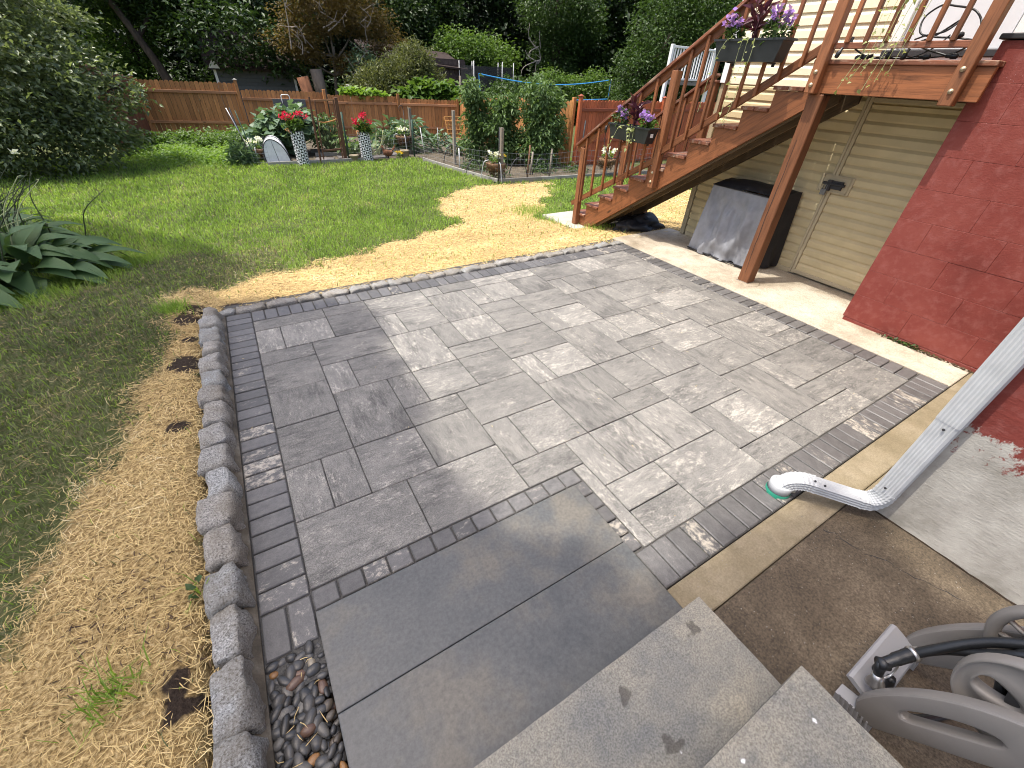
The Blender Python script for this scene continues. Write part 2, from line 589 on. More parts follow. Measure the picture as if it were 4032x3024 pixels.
MAT['trellis'] = woodmat('orange_cedar', (.52, .25, .07), .7, .6)
MAT['stake'] = woodmat('grey_stake_wood', (.22, .19, .15), .6, .8)
MAT['stake_b'] = woodmat('brown_stake_wood', (.20, .10, .05), .6, .8)
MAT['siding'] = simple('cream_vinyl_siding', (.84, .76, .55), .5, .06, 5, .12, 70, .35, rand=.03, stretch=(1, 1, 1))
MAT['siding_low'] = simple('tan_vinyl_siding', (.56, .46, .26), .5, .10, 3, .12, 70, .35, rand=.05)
MAT['white'] = simple('white_vinyl_trim', (.78, .78, .76), .45, .05, 6, .05, 60, .4, rand=.02)
MAT['tan_trim'] = simple('tan_trim', (.42, .35, .22), .5, .08, 6, .05, 60, .4)
MAT['door_white'] = simple('white_door', (.74, .76, .78), .5, .04, 4, .05, 60, .4)
MAT['gutter'] = simple('white_aluminium', (.42, .43, .43), .38, .08, 12, .04, 90, .5, rand=.03)
MAT['green_pvc'] = simple('green_pvc', (.03, .25, .16), .4, .1)
MAT['black_pl'] = simple('black_plastic', (.018, .020, .022), .42, .2, 8, .08, 120, .5)
MAT['black_rub'] = simple('black_rubber', (.014, .015, .016), .38, .3, 20, .15, 150, .5)
MAT['grey_pl'] = simple('grey_plastic', (.215, .20, .18), .42, .05, 6, .05, 200, .5, rand=.02)
MAT['lav_pl'] = simple('pale_grey_plastic', (.31, .31, .31), .4, .05, 6, .05, 200, .5, rand=.02)
MAT['dark_pl'] = simple('dark_grey_plastic', (.045, .044, .043), .45, .1, 6, .05, 200, .5)
MAT['steel'] = simple('zinc_steel', (.55, .54, .52), .35, .15, 30, .1, 120, .5, metal=.9)
MAT['brass'] = simple('weathered_bolt', (.45, .38, .26), .5, .2, 30, .1, 120, .5, metal=.6)
MAT['cover_grey'] = simple('grey_cover_fabric', (.235, .24, .255), .6, .22, 5, .3, 500, .4)
MAT['cover_black'] = simple('black_cover_fabric', (.022, .022, .024), .6, .2, 5, .25, 500, .35)
MAT['iron'] = simple('dark_iron', (.03, .03, .032), .6, .2, 30)
MAT['padlock'] = simple('padlock_steel', (.22, .22, .22), .4, .2, 30, metal=.7)
MAT['green_post'] = simple('green_metal_post', (.03, .07, .045), .5, .2, 20)
MAT['wire'] = simple('galvanised_wire', (.30, .31, .31), .5, .1, 20, metal=.3)
MAT['soil'] = simple('dark_soil', (.045, .032, .022), .95, .5, 14, .9, 60, .2, bdist=.02)
MAT['bedsoil'] = simple('garden_soil', (.11, .092, .066), .95, .45, 5, .9, 40, .2, bdist=.02)
MAT['coir'] = simple('coconut_fibre', (.20, .125, .075), .95, .4, 25, .9, 90, .1, bdist=.02)
MAT['clay'] = simple('clay_pot', (.36, .30, .20), .8, .12, 10)
MAT['pl_white'] = simple('planter_white', (.78, .79, .78), .5, .03)
MAT['pl_black'] = simple('planter_black', (.012, .012, .014), .5, .05)
MAT['tunnel'] = simple('white_garden_fleece', (.62, .63, .64), .8, .12, 8, .3, 60)
MAT['slate'] = simple('slate_paving', (.13, .12, .115), .8, .3, 5, .3, 40)
MAT['edging_block'] = simple('grey_edging_block', (.28, .26, .22), .85, .25, 8, .4, 40)
MAT['bark'] = simple('tree_bark', (.055, .042, .032), .9, .45, 9, .9, 30, .2, stretch=(1, 1, .25), bdist=.03)
MAT['bark_pale'] = simple('pale_bark', (.16, .13, .10), .9, .3, 9, .6, 30, .2, stretch=(1, 1, .3), bdist=.02)
MAT['twig'] = simple('bare_twig', (.30, .26, .23), .9, .2, 9)
MAT['logred'] = simple('red_rotten_wood', (.18, .075, .035), .9, .4, 9, .6, 30, stretch=(1, 1, .25), bdist=.02)
MAT['bluetape'] = simple('blue_net_tape', (.03, .22, .50), .6, .1)
MAT['garage'] = simple('grey_garage_siding', (.10, .105, .105), .7, .1)
MAT['shedwall'] = simple('brown_shingles', (.07, .05, .042), .9, .3, 6)
MAT['shedroof'] = simple('red_brown_roof_shingles', (.035, .022, .018), .9, .3, 6)
MAT['glass_dark'] = simple('dark_window_glass', (.012, .013, .015), .12, .1, spec=.6)
MAT['stem'] = simple('green_stem', (.10, .15, .05), .6, .2)
MAT['stem_pale'] = simple('pale_flower_stalk', (.42, .46, .22), .6, .2)
MAT['stem_dark'] = simple('dark_flower_stalk', (.045, .06, .025), .6, .2)
for i, (a_, r_) in enumerate([((.040, .039, .037), .16), ((.066, .063, .058), .2), ((.105, .098, .085), .25), ((.26, .13, .045), .22), ((.36, .31, .23), .4), ((.085, .067, .048), .2), ((.13, .075, .05), .25)]):
    MAT['peb%d' % i] = simple('river_pebble_%s' % ['charcoal', 'slate', 'grey', 'amber', 'cream', 'brown', 'rust'][i], a_, r_, .35, 22, .15, 90, .5, rand=.2)

# leaves
MAT['l_dark'] = leafmat('dark_leaf', (.018, .038, .012), (.055, .098, .027), .45, .22)
MAT['l_deep'] = leafmat('deep_leaf', (.009, .020, .008), (.026, .050, .016), .5, .18)
MAT['l_mid'] = leafmat('mid_leaf', (.028, .058, .016), (.072, .125, .030), .45, .3)
MAT['l_bright'] = leafmat('bright_leaf', (.055, .115, .022), (.125, .20, .042), .45, .38)
MAT['l_lime'] = leafmat('lime_leaf', (.10, .19, .03), (.22, .34, .06), .5, .4)
MAT['l_olive'] = leafmat('olive_leaf', (.075, .092, .034), (.19, .205, .08), .5, .28)
MAT['l_maple'] = leafmat('bronze_leaf', (.070, .048, .016), (.17, .122, .044), .5, .35)
MAT['l_apple'] = leafmat('glossy_grey_green_leaf', (.075, .110, .048), (.24, .285, .145), .38, .34, .5, (.42, .45, .28))
MAT['l_tomato'] = leafmat('tomato_leaf', (.062, .118, .040), (.175, .26, .095), .5, .3)
MAT['l_squash'] = leafmat('blue_green_leaf', (.075, .135, .075), (.17, .25, .15), .5, .25)
MAT['l_hosta'] = leafmat('hosta_leaf', (.050, .10, .036), (.105, .175, .062), .55, .2, .22)
MAT['l_gold'] = leafmat('yellow_green_leaf', (.16, .22, .04), (.34, .38, .09), .5, .35)
MAT['l_burg'] = leafmat('burgundy_leaf', (.040, .008, .016), (.115, .030, .050), .35, .2, .5, (.30, .22, .17))
MAT['l_vine'] = leafmat('pale_vine_leaf', (.20, .26, .08), (.42, .46, .22), .5, .35)
MAT['f_purple'] = leafmat('purple_petal', (.26, .14, .50), (.50, .30, .78), .6, .4)
MAT['f_white'] = leafmat('white_petal', (.65, .65, .68), (.85, .84, .85), .6, .4)
MAT['f_red'] = leafmat('crimson_petal', (.50, .015, .06), (.75, .04, .12), .6, .35)
MAT['f_yellow'] = leafmat('yellow_petal', (.65, .45, .03), (.80, .62, .10), .6, .35)
MAT['f_peach'] = leafmat('peach_petal', (.70, .35, .20), (.80, .50, .32), .6, .35)
MAT['grass'] = leafmat('grass_blade', (.100, .190, .030), (.34, .475, .090), .5, .42, .3, (.46, .42, .20))
MAT['grass_dull'] = leafmat('dull_grass_blade', (.055, .068, .026), (.175, .190, .085), .5, .3, .3, (.46, .38, .22))
MAT['straw'] = leafmat('straw_stalk', (.37, .25, .090), (.78, .60, .28), .55, .15, .4, (.93, .83, .56))
MAT['mulch'] = leafmat('brown_leaf_litter', (.05, .03, .018), (.14, .085, .045), .8, .1)

# ground sheet: lawn, straw and soil by painted masks
t = NT('lawn_ground')
v = t.coord(jitter=False)
a = t.noise(v, 2.2, 5, .65); b = t.noise(v, 60, 4, .75)
at = t.n('Attribute', attribute_name='straw').outputs['Fac']
so = t.n('Attribute', attribute_name='soil').outputs['Fac']
grs = t.ramp(a, [(.3, (.050, .058, .022)), (.55, (.080, .095, .032)), (.75, (.115, .105, .048))])
grs = t.mix(.5, grs, t.ramp(b, [(.3, G(.15)), (.7, G(.85))]), 'OVERLAY')
stc = t.ramp(b, [(.32, (.11, .070, .030)), (.5, (.36, .25, .105)), (.66, (.66, .50, .25))])
fe = t.f(t.math('ADD', at, t.math('MULTIPLY', t.math('SUBTRACT', t.noise(v, 9, 4, .7), .5), .9)), .42, .58)
cc = t.mix(fe, grs, stc)
sf = t.f(t.math('ADD', so, t.math('MULTIPLY', t.math('SUBTRACT', t.noise(v, 12, 4, .7), .5), .8)), .40, .60)
cc = t.mix(sf, cc, t.ramp(b, [(.3, (.018, .012, .009)), (.7, (.062, .045, .032))]))
MAT['lawn'] = t.fin(cc, .95, t.bump(b, .8, .015), .15)

# see-through netting
def netting(name, c, alpha):
    t = NT(name)
    t.fin(c, .8)
    tr = t.n('BsdfTransparent')
    ms = t.n('MixShader', {0: alpha})
    t.t.links.new(tr.outputs[0], ms.inputs[1]); t.t.links.new(t.b.outputs[0], ms.inputs[2])
    t.t.links.new(ms.outputs[0], t.out.inputs[0])
    return t.m


MAT['net_black'] = netting('black_safety_net', (.012, .014, .018), .62)
MAT['net_screen'] = netting('gate_wire_screen', (.10, .07, .05), .16)

# ------------------------------------------------------------------ ground
def sstep(a, b, x):
    q = np.clip((np.asarray(x, float) - a) / (b - a), 0, 1)
    return q * q * (3 - 2 * q)


def terr(x, y):
    x = np.asarray(x, float); y = np.asarray(y, float)
    b = np.interp(y, [-50, 4.4, 5.7, 8, 12, 16, 30, 60], [0, .01, -.15, -.29, -.38, -.42, -.45, -.3])
    return b + .11 * sstep(-.45, -.8, x) * (1 - sstep(5, 9, y))


def tz(x, y):
    return float(terr(x, y))


def inpoly(x, y, poly):
    r = np.zeros(np.shape(x), bool)
    n = len(poly)
    for i in range(n):
        (x1, y1), (x2, y2) = poly[i], poly[(i + 1) % n]
        if y1 == y2: continue
        c = ((y1 > y) != (y2 > y)) & (x < (x2 - x1) * (y - y1) / (y2 - y1) + x1)
        r ^= c
    return r


def pdist(x, y, poly):
    d = np.full(np.shape(x), 1e9)
    n = len(poly)
    for i in range(n):
        (x1, y1), (x2, y2) = poly[i], poly[(i + 1) % n]
        L2 = (x2 - x1) ** 2 + (y2 - y1) ** 2
        u = np.clip(((x - x1) * (x2 - x1) + (y - y1) * (y2 - y1)) / L2, 0, 1)
        d = np.minimum(d, np.hypot(x - x1 - u * (x2 - x1), y - y1 - u * (y2 - y1)))
    return np.where(inpoly(x, y, poly), d, -d)


STRAW = [(-.62, -.5), (-2.4, -.5), (-1.95, .75), (-1.42, 1.25), (-1.24, 1.9), (-1.08, 2.5), (-1.0, 3.2), (-.80, 4.1), (-.95, 5.0), (-.5, 5.4), (.11, 5.75), (1.58, 6.35), (2.9, 6.75), (3.34, 7.16), (3.3, 8.2), (3.7, 9.2), (4.8, 10.1), (5.75, 10.1), (7.2, 9.85), (6.4, 8.6), (5.3, 7.6), (4.8, 6.7), (4.75, 5.8), (6.5, 6.9), (8, 8), (10, 7.9), (10, 5), (6.1, 4.6), (4.8, 4.55), (-.62, 4.55)]
SOILS = [(-.74, 3.5, .12), (-.77, 2.72, .075), (-.74, 1.1, .05), (-.735, 1.25, .04), (-.84, 1.62, .035), (-.74, 4.3, .11), (-.72, 4.62, .13), (-.40, 4.72, .13), (0, 4.72, .10), (.35, 4.72, .08), (-.72, 3.9, .06), (-.69, 2.45, .04), (1.2, 4.7, .06), (2.1, 4.68, .05), (-.7, 1.0, .05), (6.3, 5.5, .3), (5.9, 5.6, .4)]
GARDEN = [(5.83, 10.25), (8.2, 10.02), (11.5, 9.75), (11.5, 11.9), (9.3, 11.9), (9.2, 20.6), (.9, 21.5), (.85, 14.7), (3.82, 14.68), (5.33, 14.91), (5.40, 13.41)]
STAIRPAD = [(4.83, 5.74), (6.12, 5.74), (6.12, 6.75), (4.83, 6.75)]


def straw_mask(x, y):
    x = np.asarray(x); y = np.asarray(y)
    d = pdist(x, y, STRAW)
    far = np.clip((y - 4.9) / .8, 0, 1)
    d = d + (.16 * np.sin(x * 3.3 + 2 * np.sin(y * 2.1)) * np.sin(y * 4.1 + x) + .09 * np.sin(x * 9 + y * 4) * np.sin(y * 8.3 - x * 3)) * (.35 + .65 * far)
    return np.clip(d / .5 + .5, 0, 1)


def soil_mask(x, y):
    m = np.zeros(np.shape(x))
    for a, b_, r in SOILS:
        m = np.maximum(m, np.clip(1.5 - np.hypot(x - a, y - b_) / r, 0, 1))
    return m


xs = np.unique(np.concatenate([-np.geomspace(500, 6, 14), np.arange(-6, -1.5, .3), np.arange(-1.5, -.66, .07), [-.66, -.635], np.arange(-.55, 6.2, .13), [6.2], np.arange(6.5, 13, .3), np.geomspace(13, 500, 16)]))
ys = np.unique(np.concatenate([-np.geomspace(500, 2, 12), np.arange(-2, 4.5, .1), [4.55, 4.585], np.arange(4.65, 11, .12), np.arange(11, 24, .4), np.geomspace(24, 600, 20)]))
X, Y = np.meshgrid(xs, ys)
Z = terr(X, Y) + .012 * np.sin(X * 2.1 + 1) * np.sin(Y * 1.7) * sstep(4.7, 6, Y)
hole = (X > -.65) & (X < 6.1) & (Y < 4.57)
Z = np.where(hole, -.16, Z)
hole = (X > 4.7) & (X < 6.1) & (Y >= 4.57) & (Y < 4.76)
Z = np.where(hole, -.1, Z)
nx, ny = len(xs), len(ys)
I = np.arange(nx * ny).reshape(ny, nx)
F = np.stack([I[:-1, :-1], I[:-1, 1:], I[1:, 1:], I[1:, :-1]], -1).reshape(-1, 4)
me = npmesh('lawn', np.stack([X, Y, Z], -1).reshape(-1, 3), F, True)
for nm, arr in (('straw', straw_mask(X, Y)), ('soil', soil_mask(X, Y))):
    a = me.attributes.new(nm, 'FLOAT', 'POINT')
    a.data.foreach_set('value', arr.ravel().astype(np.float32))
link('lawn', me, MAT['lawn'], kind='structure')

# invented dark slope far behind the trees, added to close bright sky gaps
hx = np.linspace(-90, 150, 60); hy = np.linspace(44, 120, 24)
X, Y = np.meshgrid(hx, hy)
Z = -.6 + (Y - 44) * .22 + np.sin(X * .11) * .8 + np.sin(X * .31 + Y * .2) * .5
I = np.arange(X.size).reshape(X.shape)
F = np.stack([I[:-1, :-1], I[:-1, 1:], I[1:, 1:], I[1:, :-1]], -1).reshape(-1, 4)
MAT['gap_slope'] = simple('sky_gap_slope_ground', (.02, .025, .012), .95, .5, .5)
link('sky_gap_slope', npmesh('sky_gap_slope', np.stack([X, Y, Z], -1).reshape(-1, 3), F, True), MAT['gap_slope'], kind='structure')

# garden bed soil sheet
c_ = .3
gx, gy = np.meshgrid(np.arange(.6, 12, c_), np.arange(9.4, 22, c_))
ok = inpoly(gx + c_ / 2, gy + c_ / 2, GARDEN)
V = []; F = []
for x, y in zip(gx[ok], gy[ok]):
    b = len(V)
    for dx, dy in ((0, 0), (c_, 0), (c_, c_), (0, c_)):
        V.append((x + dx, y + dy, tz(x + dx, y + dy) + .02 + .02 * math.sin(3 * (x + dx)) * math.cos(4 * (y + dy))))
    F.append((b, b + 1, b + 2, b + 3))
link('garden_soil', npmesh('garden_soil', V, F, True), MAT['bedsoil'], kind='structure')

# ------------------------------------------------------------------ patio of concrete pavers
UX, UY, PX, PY = .2078, .2105, -.254, 1.285
TILES = '''0 0 3 2;3 0 3 2;0 2 1 2;1 2 1 2;2 2 2 2;2 4 2 3;0 13 3 1;3 13 2 1;0 11 1 2;1 11 2 2;3 11 2 2;0 10 2 1;2 9 3 2;0 8 2 2;2 7 1 2;3 7 2 2;
0 6 2 2;0 4 2 2;5 12 3 2;5 10 1 2;6 10 2 2;5 7 2 3;7 8 1 2;5 5 2 2;4 5 1 2;4 4 2 1;4 2 2 2;7 7 2 1;8 8 2 2;10 8 2 2;8 10 2 3;10 11 1 2;11 11 2 2;
10 10 2 1;12 9 3 2;9 6 3 2;7 5 2 2;9 4 1 2;10 4 2 2;12 7 1 2;13 7 2 2;13 11 2 2;15 12 3 2;15 10 1 2;16 10 2 2;15 7 2 3;12 4 2 3;14 5 1 2;14 4 2 1;15 5 2 2;
17 5 2 2;17 7 2 1;17 8 1 2;18 8 2 2;12 2 2 2;14 2 2 2;16 3 3 2;19 6 3 2;19 4 1 2;20 4 2 2;22 4 1 3;22 7 1 3;16 1 1 2;17 1 2 2;19 1 2 3;21 2 2 2;21 1 2 1;
18 -1 1 2;16 -2 2 3;19 -1 2 2;21 -1 2 2;18 -2 2 1;20 -3 3 2;18 -3 2 1;16 -3 2 1;6 1 1 2;7 1 2 2;6 0 2 1;8 -1 1 2;9 -1 2 2;6 3 3 2;9 1 2 3;11 2 1 2;11 1 2 1;
13 0 3 2;11 -1 2 2;13 -2 1 2;14 -2 2 2;10 -3 3 2;8 -2 2 1;8 -3 2 1;13 -3 2 1;15 -3 1 1;8 13 1 1;9 13 2 1;11 13 2 1;13 13 2 1;18 10 2 2;20 10 2 2;22 10 1 2;18 12 2 2;20 12 3 2;
20 8 2 2;7.56 -3 .44 3'''
TL = [tuple(float(q) for q in s.split()) for s in TILES.replace('\n', '').split(';')]
# fill any gap of the grid with single cells so that no joint sand shows as a hole
cov = {}
for a, b_, c_, d_ in TL:
    for i in range(int(round(c_)) or 1):
        for j in range(int(round(d_))): cov[(int(a) + i, int(b_) + j)] = cov.get((int(a) + i, int(b_) + j), 0) + 1
for i in range(23):
    for j in range(-3, 14):
        if (j >= 0 or i >= 8) and (i, j) not in cov: TL.append((i, j, 1, 1)); print('gap', i, j)
        if cov.get((i, j), 0) > 1 and i >= 8: print('overlap', i, j)

patio = thing('patio', None, None, kind='structure')


def slab_mesh(L, W_, T_, var, ins=.004, jit=.0022, per=5, drop=.004):
    r = random.Random(int(L * 1000) * 7 + int(W_ * 1000) + var * 131)
    ring = []
    cs = [(-L / 2, -W_ / 2), (L / 2, -W_ / 2), (L / 2, W_ / 2), (-L / 2, W_ / 2)]
    for i in range(4):
        (x1, y1), (x2, y2) = cs[i], cs[(i + 1) % 4]
        for k in range(per):
            u = k / per
            j = r.uniform(-jit, jit) if k else 0
            nx_, ny_ = (y2 - y1), -(x2 - x1)
            l_ = math.hypot(nx_, ny_)
            p = (x1 + (x2 - x1) * u - nx_ / l_ * abs(j), y1 + (y2 - y1) * u - ny_ / l_ * abs(j))
            if k == 0: p = (p[0] * (1 - .004 / L), p[1] * (1 - .004 / W_))
            ring.append(p)
    n = len(ring)
    V = []
    for s, z in ((1, 0), (2, -drop), (2, -T_)):
        for x, y in ring:
            k = 0 if s == 2 else ins + r.uniform(-.0015, .0015)
            V.append((x - math.copysign(min(k, abs(x)), x) * (abs(x) > L / 2 - .02), y - math.copysign(min(k, abs(y)), y) * (abs(y) > W_ / 2 - .02), z))
    F = [tuple(range(n))]
    for q in range(2):
        for i in range(n): F.append((q * n + i, q * n + n + i, q * n + n + (i + 1) % n, q * n + (i + 1) % n))
    m = MB(); m.add(V, F)
    return m.mesh('slab')


_sl = {}
for (a, b_, c_, d_) in TL:
    L, W_ = c_ * UX - .0035, d_ * UY - .0035
    rot = 0
    if W_ > L + .01 or (abs(W_ - L) < .01 and rnd.random() < .4): L, W_, rot = W_, L, math.pi / 2
    var = rnd.randrange(3)
    k = (round(L, 3), round(W_, 3), var)
    if k not in _sl: _sl[k] = slab_mesh(L, W_, .05, var)
    if rnd.random() < .5: rot += math.pi
    M = T3(PX + (a + c_ / 2) * UX, PY + (b_ + d_ / 2) * UY, rnd.uniform(-.0022, .0022)) @ Matrix.Rotation(rot + rnd.uniform(-.0015, .0015), 4, 'Z') @ Matrix.Rotation(rnd.uniform(-.004, .004), 4, 'X')
    link('paver_slab', _sl[k], MAT['paver'], patio, M)


def brick(cx, cy, L, W_, rot):
    """L along local x"""
    var = rnd.randrange(3)
    k = (round(L, 3), round(W_, 3), var, 'b')
    if k not in _sl: _sl[k] = slab_mesh(L, W_, .05, var, .005, .0012, 2, .005)
    M = T3(cx, cy, .001 + rnd.uniform(-.0015, .0015)) @ Matrix.Rotation(rot + (math.pi if rnd.random() < .5 else 0), 4, 'Z')
    link('border_paver', _sl[k], MAT['border'], patio, M)


XL, XR, YN, YF = -.254, 4.53, .655, 4.235
bw, bp = .217, .1128
def course(a, b_, fn):
    n = max(1, round((b_ - a) / bp)); p = (b_ - a) / n
    for i in range(n): fn(a + (i + .5) * p, p - .006)
course(1.270, YF + bw, lambda y, p: brick(XL - bw / 2, y, bw - .006, p, 0))
course(XL, XR + bw, lambda x, p: brick(x, YF + bw / 2 + .003, bw - .006, p, math.pi / 2))
course(YN - bw, YF - .004, lambda y, p: brick(XR + bw / 2 + .002, y, bw - .006, p, 0) if y > YN else None)
course(1.245, XR + bw, lambda x, p: brick(x, YN - bw / 2 - .002, bw - .006, p, math.pi / 2))
brick(XL - bw * .75, 1.160, .211, bw / 2 - .006, math.pi / 2)
brick(XL - bw * .25 + .001, 1.160, .211, bw / 2 - .006, math.pi / 2)
n = 13
for i in range(n):
    x0, x1 = XL + (1.31 - XL) * i / n, XL + (1.31 - XL) * (i + 1) / n
    brick((x0 + x1) / 2, 1.228, x1 - x0 - .007, .104, 0)
for i in range(5):
    y0, y1 = .662 + (1.172 - .662) * i / 5, .662 + (1.172 - .662) * (i + 1) / 5
    brick(1.2735, (y0 + y1) / 2, .078, y1 - y0 - .005, 0)
bm_ = MB()
bm_.box(((XL - bw + XR + bw) / 2 + .05, (YF + bw + .66) / 2 + .25, -.030), (XR - XL + 2 * bw + .12, YF + bw - .66 + .52 - .5, .04))
bm_.box(((1.23 + 4.757) / 2, .55, -.0305), (4.757 - 1.23, .225, .04))
link('joint_sand', bm_.mesh('joint_sand'), MAT['sand'], patio)

# granite kerb stones round the lawn sides
def rough_stone(sx, sy, sz, seed, taper=.0):
    bm = bmesh.new()
    bmesh.ops.create_cube(bm, size=1)
    bmesh.ops.subdivide_edges(bm, edges=bm.edges[:], cuts=6, use_grid_fill=True)
    off = Vector((seed * 3.7, seed * 1.3, seed * 2.1))
    for v in bm.verts:
        p = v.co.copy() * 2
        q = Vector((p.x, p.y, p.z))
        r_ = (abs(p.x) ** 8 + abs(p.y) ** 8 + abs(p.z) ** 8) ** .125
        q = p / max(r_, 1e-6) * max(abs(p.x), abs(p.y), abs(p.z))
        q = p.lerp(q, .9)
        c = Vector((q.x * sx / 2, q.y * sy / 2, q.z * sz / 2))
        if p.z > 0 and p.x > 0: c.x -= taper * p.z * .5
        d = noise.noise_vector(c * 9 + off) * .022 + noise.noise_vector(c * 22 + off) * .012 + noise.noise_vector(c * 60 + off) * .005
        v.co = c + d
    me = bpy.data.meshes.new('stone')
    bm.to_mesh(me); bm.free()
    me.polygons.foreach_set('use_smooth', [True] * len(me.polygons))
    return me


edging = thing('granite_edging', 'row of rough grey granite kerb stones mortared between straw and patio pavers', 'stone edging', (-.57, 2.5, 0))
ycuts = [4.44, 4.25, 4.03, 3.76, 3.55, 3.30, 3.08, 2.88, 2.63, 2.42, 2.2, 1.98, 1.76, 1.53, 1.31, 1.08, .81, .55, .28, 0, -.3]
for i in range(len(ycuts) - 1):
    y1, y0 = ycuts[i], ycuts[i + 1]
    w_ = .150 + rnd.uniform(-.015, .02)
    me = rough_stone(w_, y1 - y0 - .004, .24, i + 1, .034)
    link('stone', me, MAT['granite'], edging, T3(-.50 - w_ / 2 + .012, (y0 + y1) / 2, .018 + rnd.uniform(-.012, .012)) @ Matrix.Rotation(rnd.uniform(-.05, .05), 4, 'Z'))
x = -.62
i = 40
while x < 4.70:
    L = rnd.uniform(.19, .30)
    link('stone', rough_stone(L - .010, .125, .16, i), MAT['granite'], edging, T3(x + L / 2, 4.535, -.060 + rnd.uniform(-.006, .008)) @ Matrix.Rotation(rnd.uniform(-.03, .03), 4, 'Z'))
    x += L; i += 1
m = MB()
m.prism([(-.30, -.06), (-.30, .0), (-.34, .012), (-.36, .0)], -.3, 0, 1)
m = MB()
pts = [(-.515, -.1), (-.474, -.1), (-.473, .002), (-.486, .014), (-.515, .04)]
m.prism(pts, .6, 4.46, 1)
link('mortar', m.mesh('mortar'), MAT['mortar'], edging)
m = MB(); m.box((-.58, 2.1, -.04), (.10, 4.7, .17)); m.box((2.0, 4.535, -.07), (5.3, .10, .12))
link('mortar_bed', m.mesh('mortar_bed'), MAT['sand'], edging)

# pebble bed
pb = thing('pebble_bed', 'dark river pebbles with a few amber and cream ones between kerb and step slab', 'pebbles', (-.36, .7, 0))
m = MB(); m.box((-.37, .35, -.075), (.24, 1.42, .04))
link('bed_base', m.mesh('bed_base'), MAT['soil'], pb)
pm = {}
def pebble_mesh(i):
    bm = bmesh.new()
    bmesh.ops.create_icosphere(bm, subdivisions=2, radius=1)
    off = Vector((i * 2.3, i * 5.1, i))
    for v in bm.verts: v.co *= 1 + .22 * noise.noise(v.co * .9 + off) + .10 * noise.noise(v.co * 2.1 + off)
    me = bpy.data.meshes.new('pebble'); bm.to_mesh(me); bm.free()
    me.polygons.foreach_set('use_smooth', [True] * len(me.polygons))
    return me
mats_ = ['peb0'] * 14 + ['peb1'] * 12 + ['peb2'] * 6 + ['peb5'] * 4 + ['peb6'] + ['peb3'] + ['peb4'] * 2
placed = []
for layer, (zz, cnt, dmin) in enumerate(((-.040, 150, .026), (-.014, 190, .029))):
    tries = 0; here = []
    while len(here) < cnt and tries < 9000:
        tries += 1
        x, y = rnd.uniform(-.462, -.262), rnd.uniform(.30, 1.035)
        if any((x - a) ** 2 + (y - b_) ** 2 < dmin ** 2 for a, b_ in here): continue
        here.append((x, y))
        s = rnd.uniform(.016, .029)
        if x + s > -.248: s = .016
        k = (rnd.randrange(6), rnd.choice(mats_))
        if k not in pm:
            q = pebble_mesh(k[0]); q.materials.append(MAT[k[1]]); pm[k] = q
        M = T3(x, y, zz + rnd.uniform(-.006, .008)) @ Matrix.Rotation(rnd.uniform(0, 6.28), 4, 'Z') @ Matrix.Rotation(rnd.uniform(-.5, .5), 4, 'X') @ Matrix.Diagonal((s * rnd.uniform(1.0, 1.45), s * rnd.uniform(.75, 1.0), s * rnd.uniform(.5, .75), 1))
        link('pebble', pm[k], None, pb, M)

# ------------------------------------------------------------------ concrete
def slab(name, x0, x1, y0, y1, ztop, th, mat, kind='structure', bev=.006, parent=None):
    return cbox(name, ((x0 + x1) / 2, (y0 + y1) / 2, ztop - th / 2), (x1 - x0, y1 - y0, th), mat, parent, bev, kind=kind)
slab('walkway', 4.762, 6.06, .437, 4.74, .004, .12, MAT['walk'])
slab('concrete_strip', 1.20, 6.06, .250, .431, .000, .12, MAT['strip'])
pad = slab('concrete_pad', 1.10, 2.72, -3.0, .246, -.003, .12, MAT['pad'])
m = MB()
ck = [(2.292, .233), (2.324, .182), (2.334, .111), (2.343, .023), (2.405, -.059), (2.415, -.148), (2.461, -.229), (2.488, -.322), (2.538, -.379)]
ck = [(a + rnd.uniform(-.008, .008), b_ + rnd.uniform(-.008, .008), -.0028) for i in range(len(ck) - 1) for (a, b_) in [(ck[i][0] + (ck[i + 1][0] - ck[i][0]) * u, ck[i][1] + (ck[i + 1][1] - ck[i][1]) * u) for u in (0, .33, .66)]]
m.tube(ck, [.0016 + .001 * math.sin(i * 1.3) for i in range(len(ck))], 5)
link('crack', m.mesh('crack'), MAT['iron'], pad)
slab('concrete_strip', 2.724, 6.06, .10, .246, -.001, .12, MAT['strip'])
slab('stair_pad', 4.83, 6.12, 5.74, 6.75, -.15, .14, MAT['stairpad'])
# round footing under the deck post
m = MB(); m.lathe([(.17, -.05), (.17, .004), (.155, .012), (0, .0125)], 28)
link('post_footing', m.mesh('footing', True), MAT['walk'], M=T3(5.16, 2.69, 0), kind='structure')

# ------------------------------------------------------------------ entrance steps
st = thing('entrance_steps', 'grey stone entrance steps with two smooth wet blue slabs at the bottom', 'steps', (.5, .3, 0))
link('bottom_slab', bevbox(1.478, .432, .06, .005, 2), MAT['bluestone'], st, T3(.491, .943, -.008))
link('bottom_slab', bevbox(1.478, .475, .061, .005, 2), MAT['bluestone'], st, T3(.4915, .487, -.008))
def tread_mesh(sx, sy, sz, seed):
    bm = bmesh.new(); bmesh.ops.create_cube(bm, size=1)
    for v in bm.verts: v.co = Vector((v.co.x * sx, v.co.y * sy, v.co.z * sz))
    bmesh.ops.subdivide_edges(bm, edges=[e for e in bm.edges if e.calc_length() > .3], cuts=24, use_grid_fill=True)
    for v in bm.verts:
        v.co += noise.noise_vector(v.co * 9 + Vector((seed, 0, 0))) * .0022
    vert = [e for e in bm.edges if abs((e.verts[0].co - e.verts[1].co).z) > sz * .5]
    me = bpy.data.meshes.new('tread'); bm.to_mesh(me); bm.free()
    return me
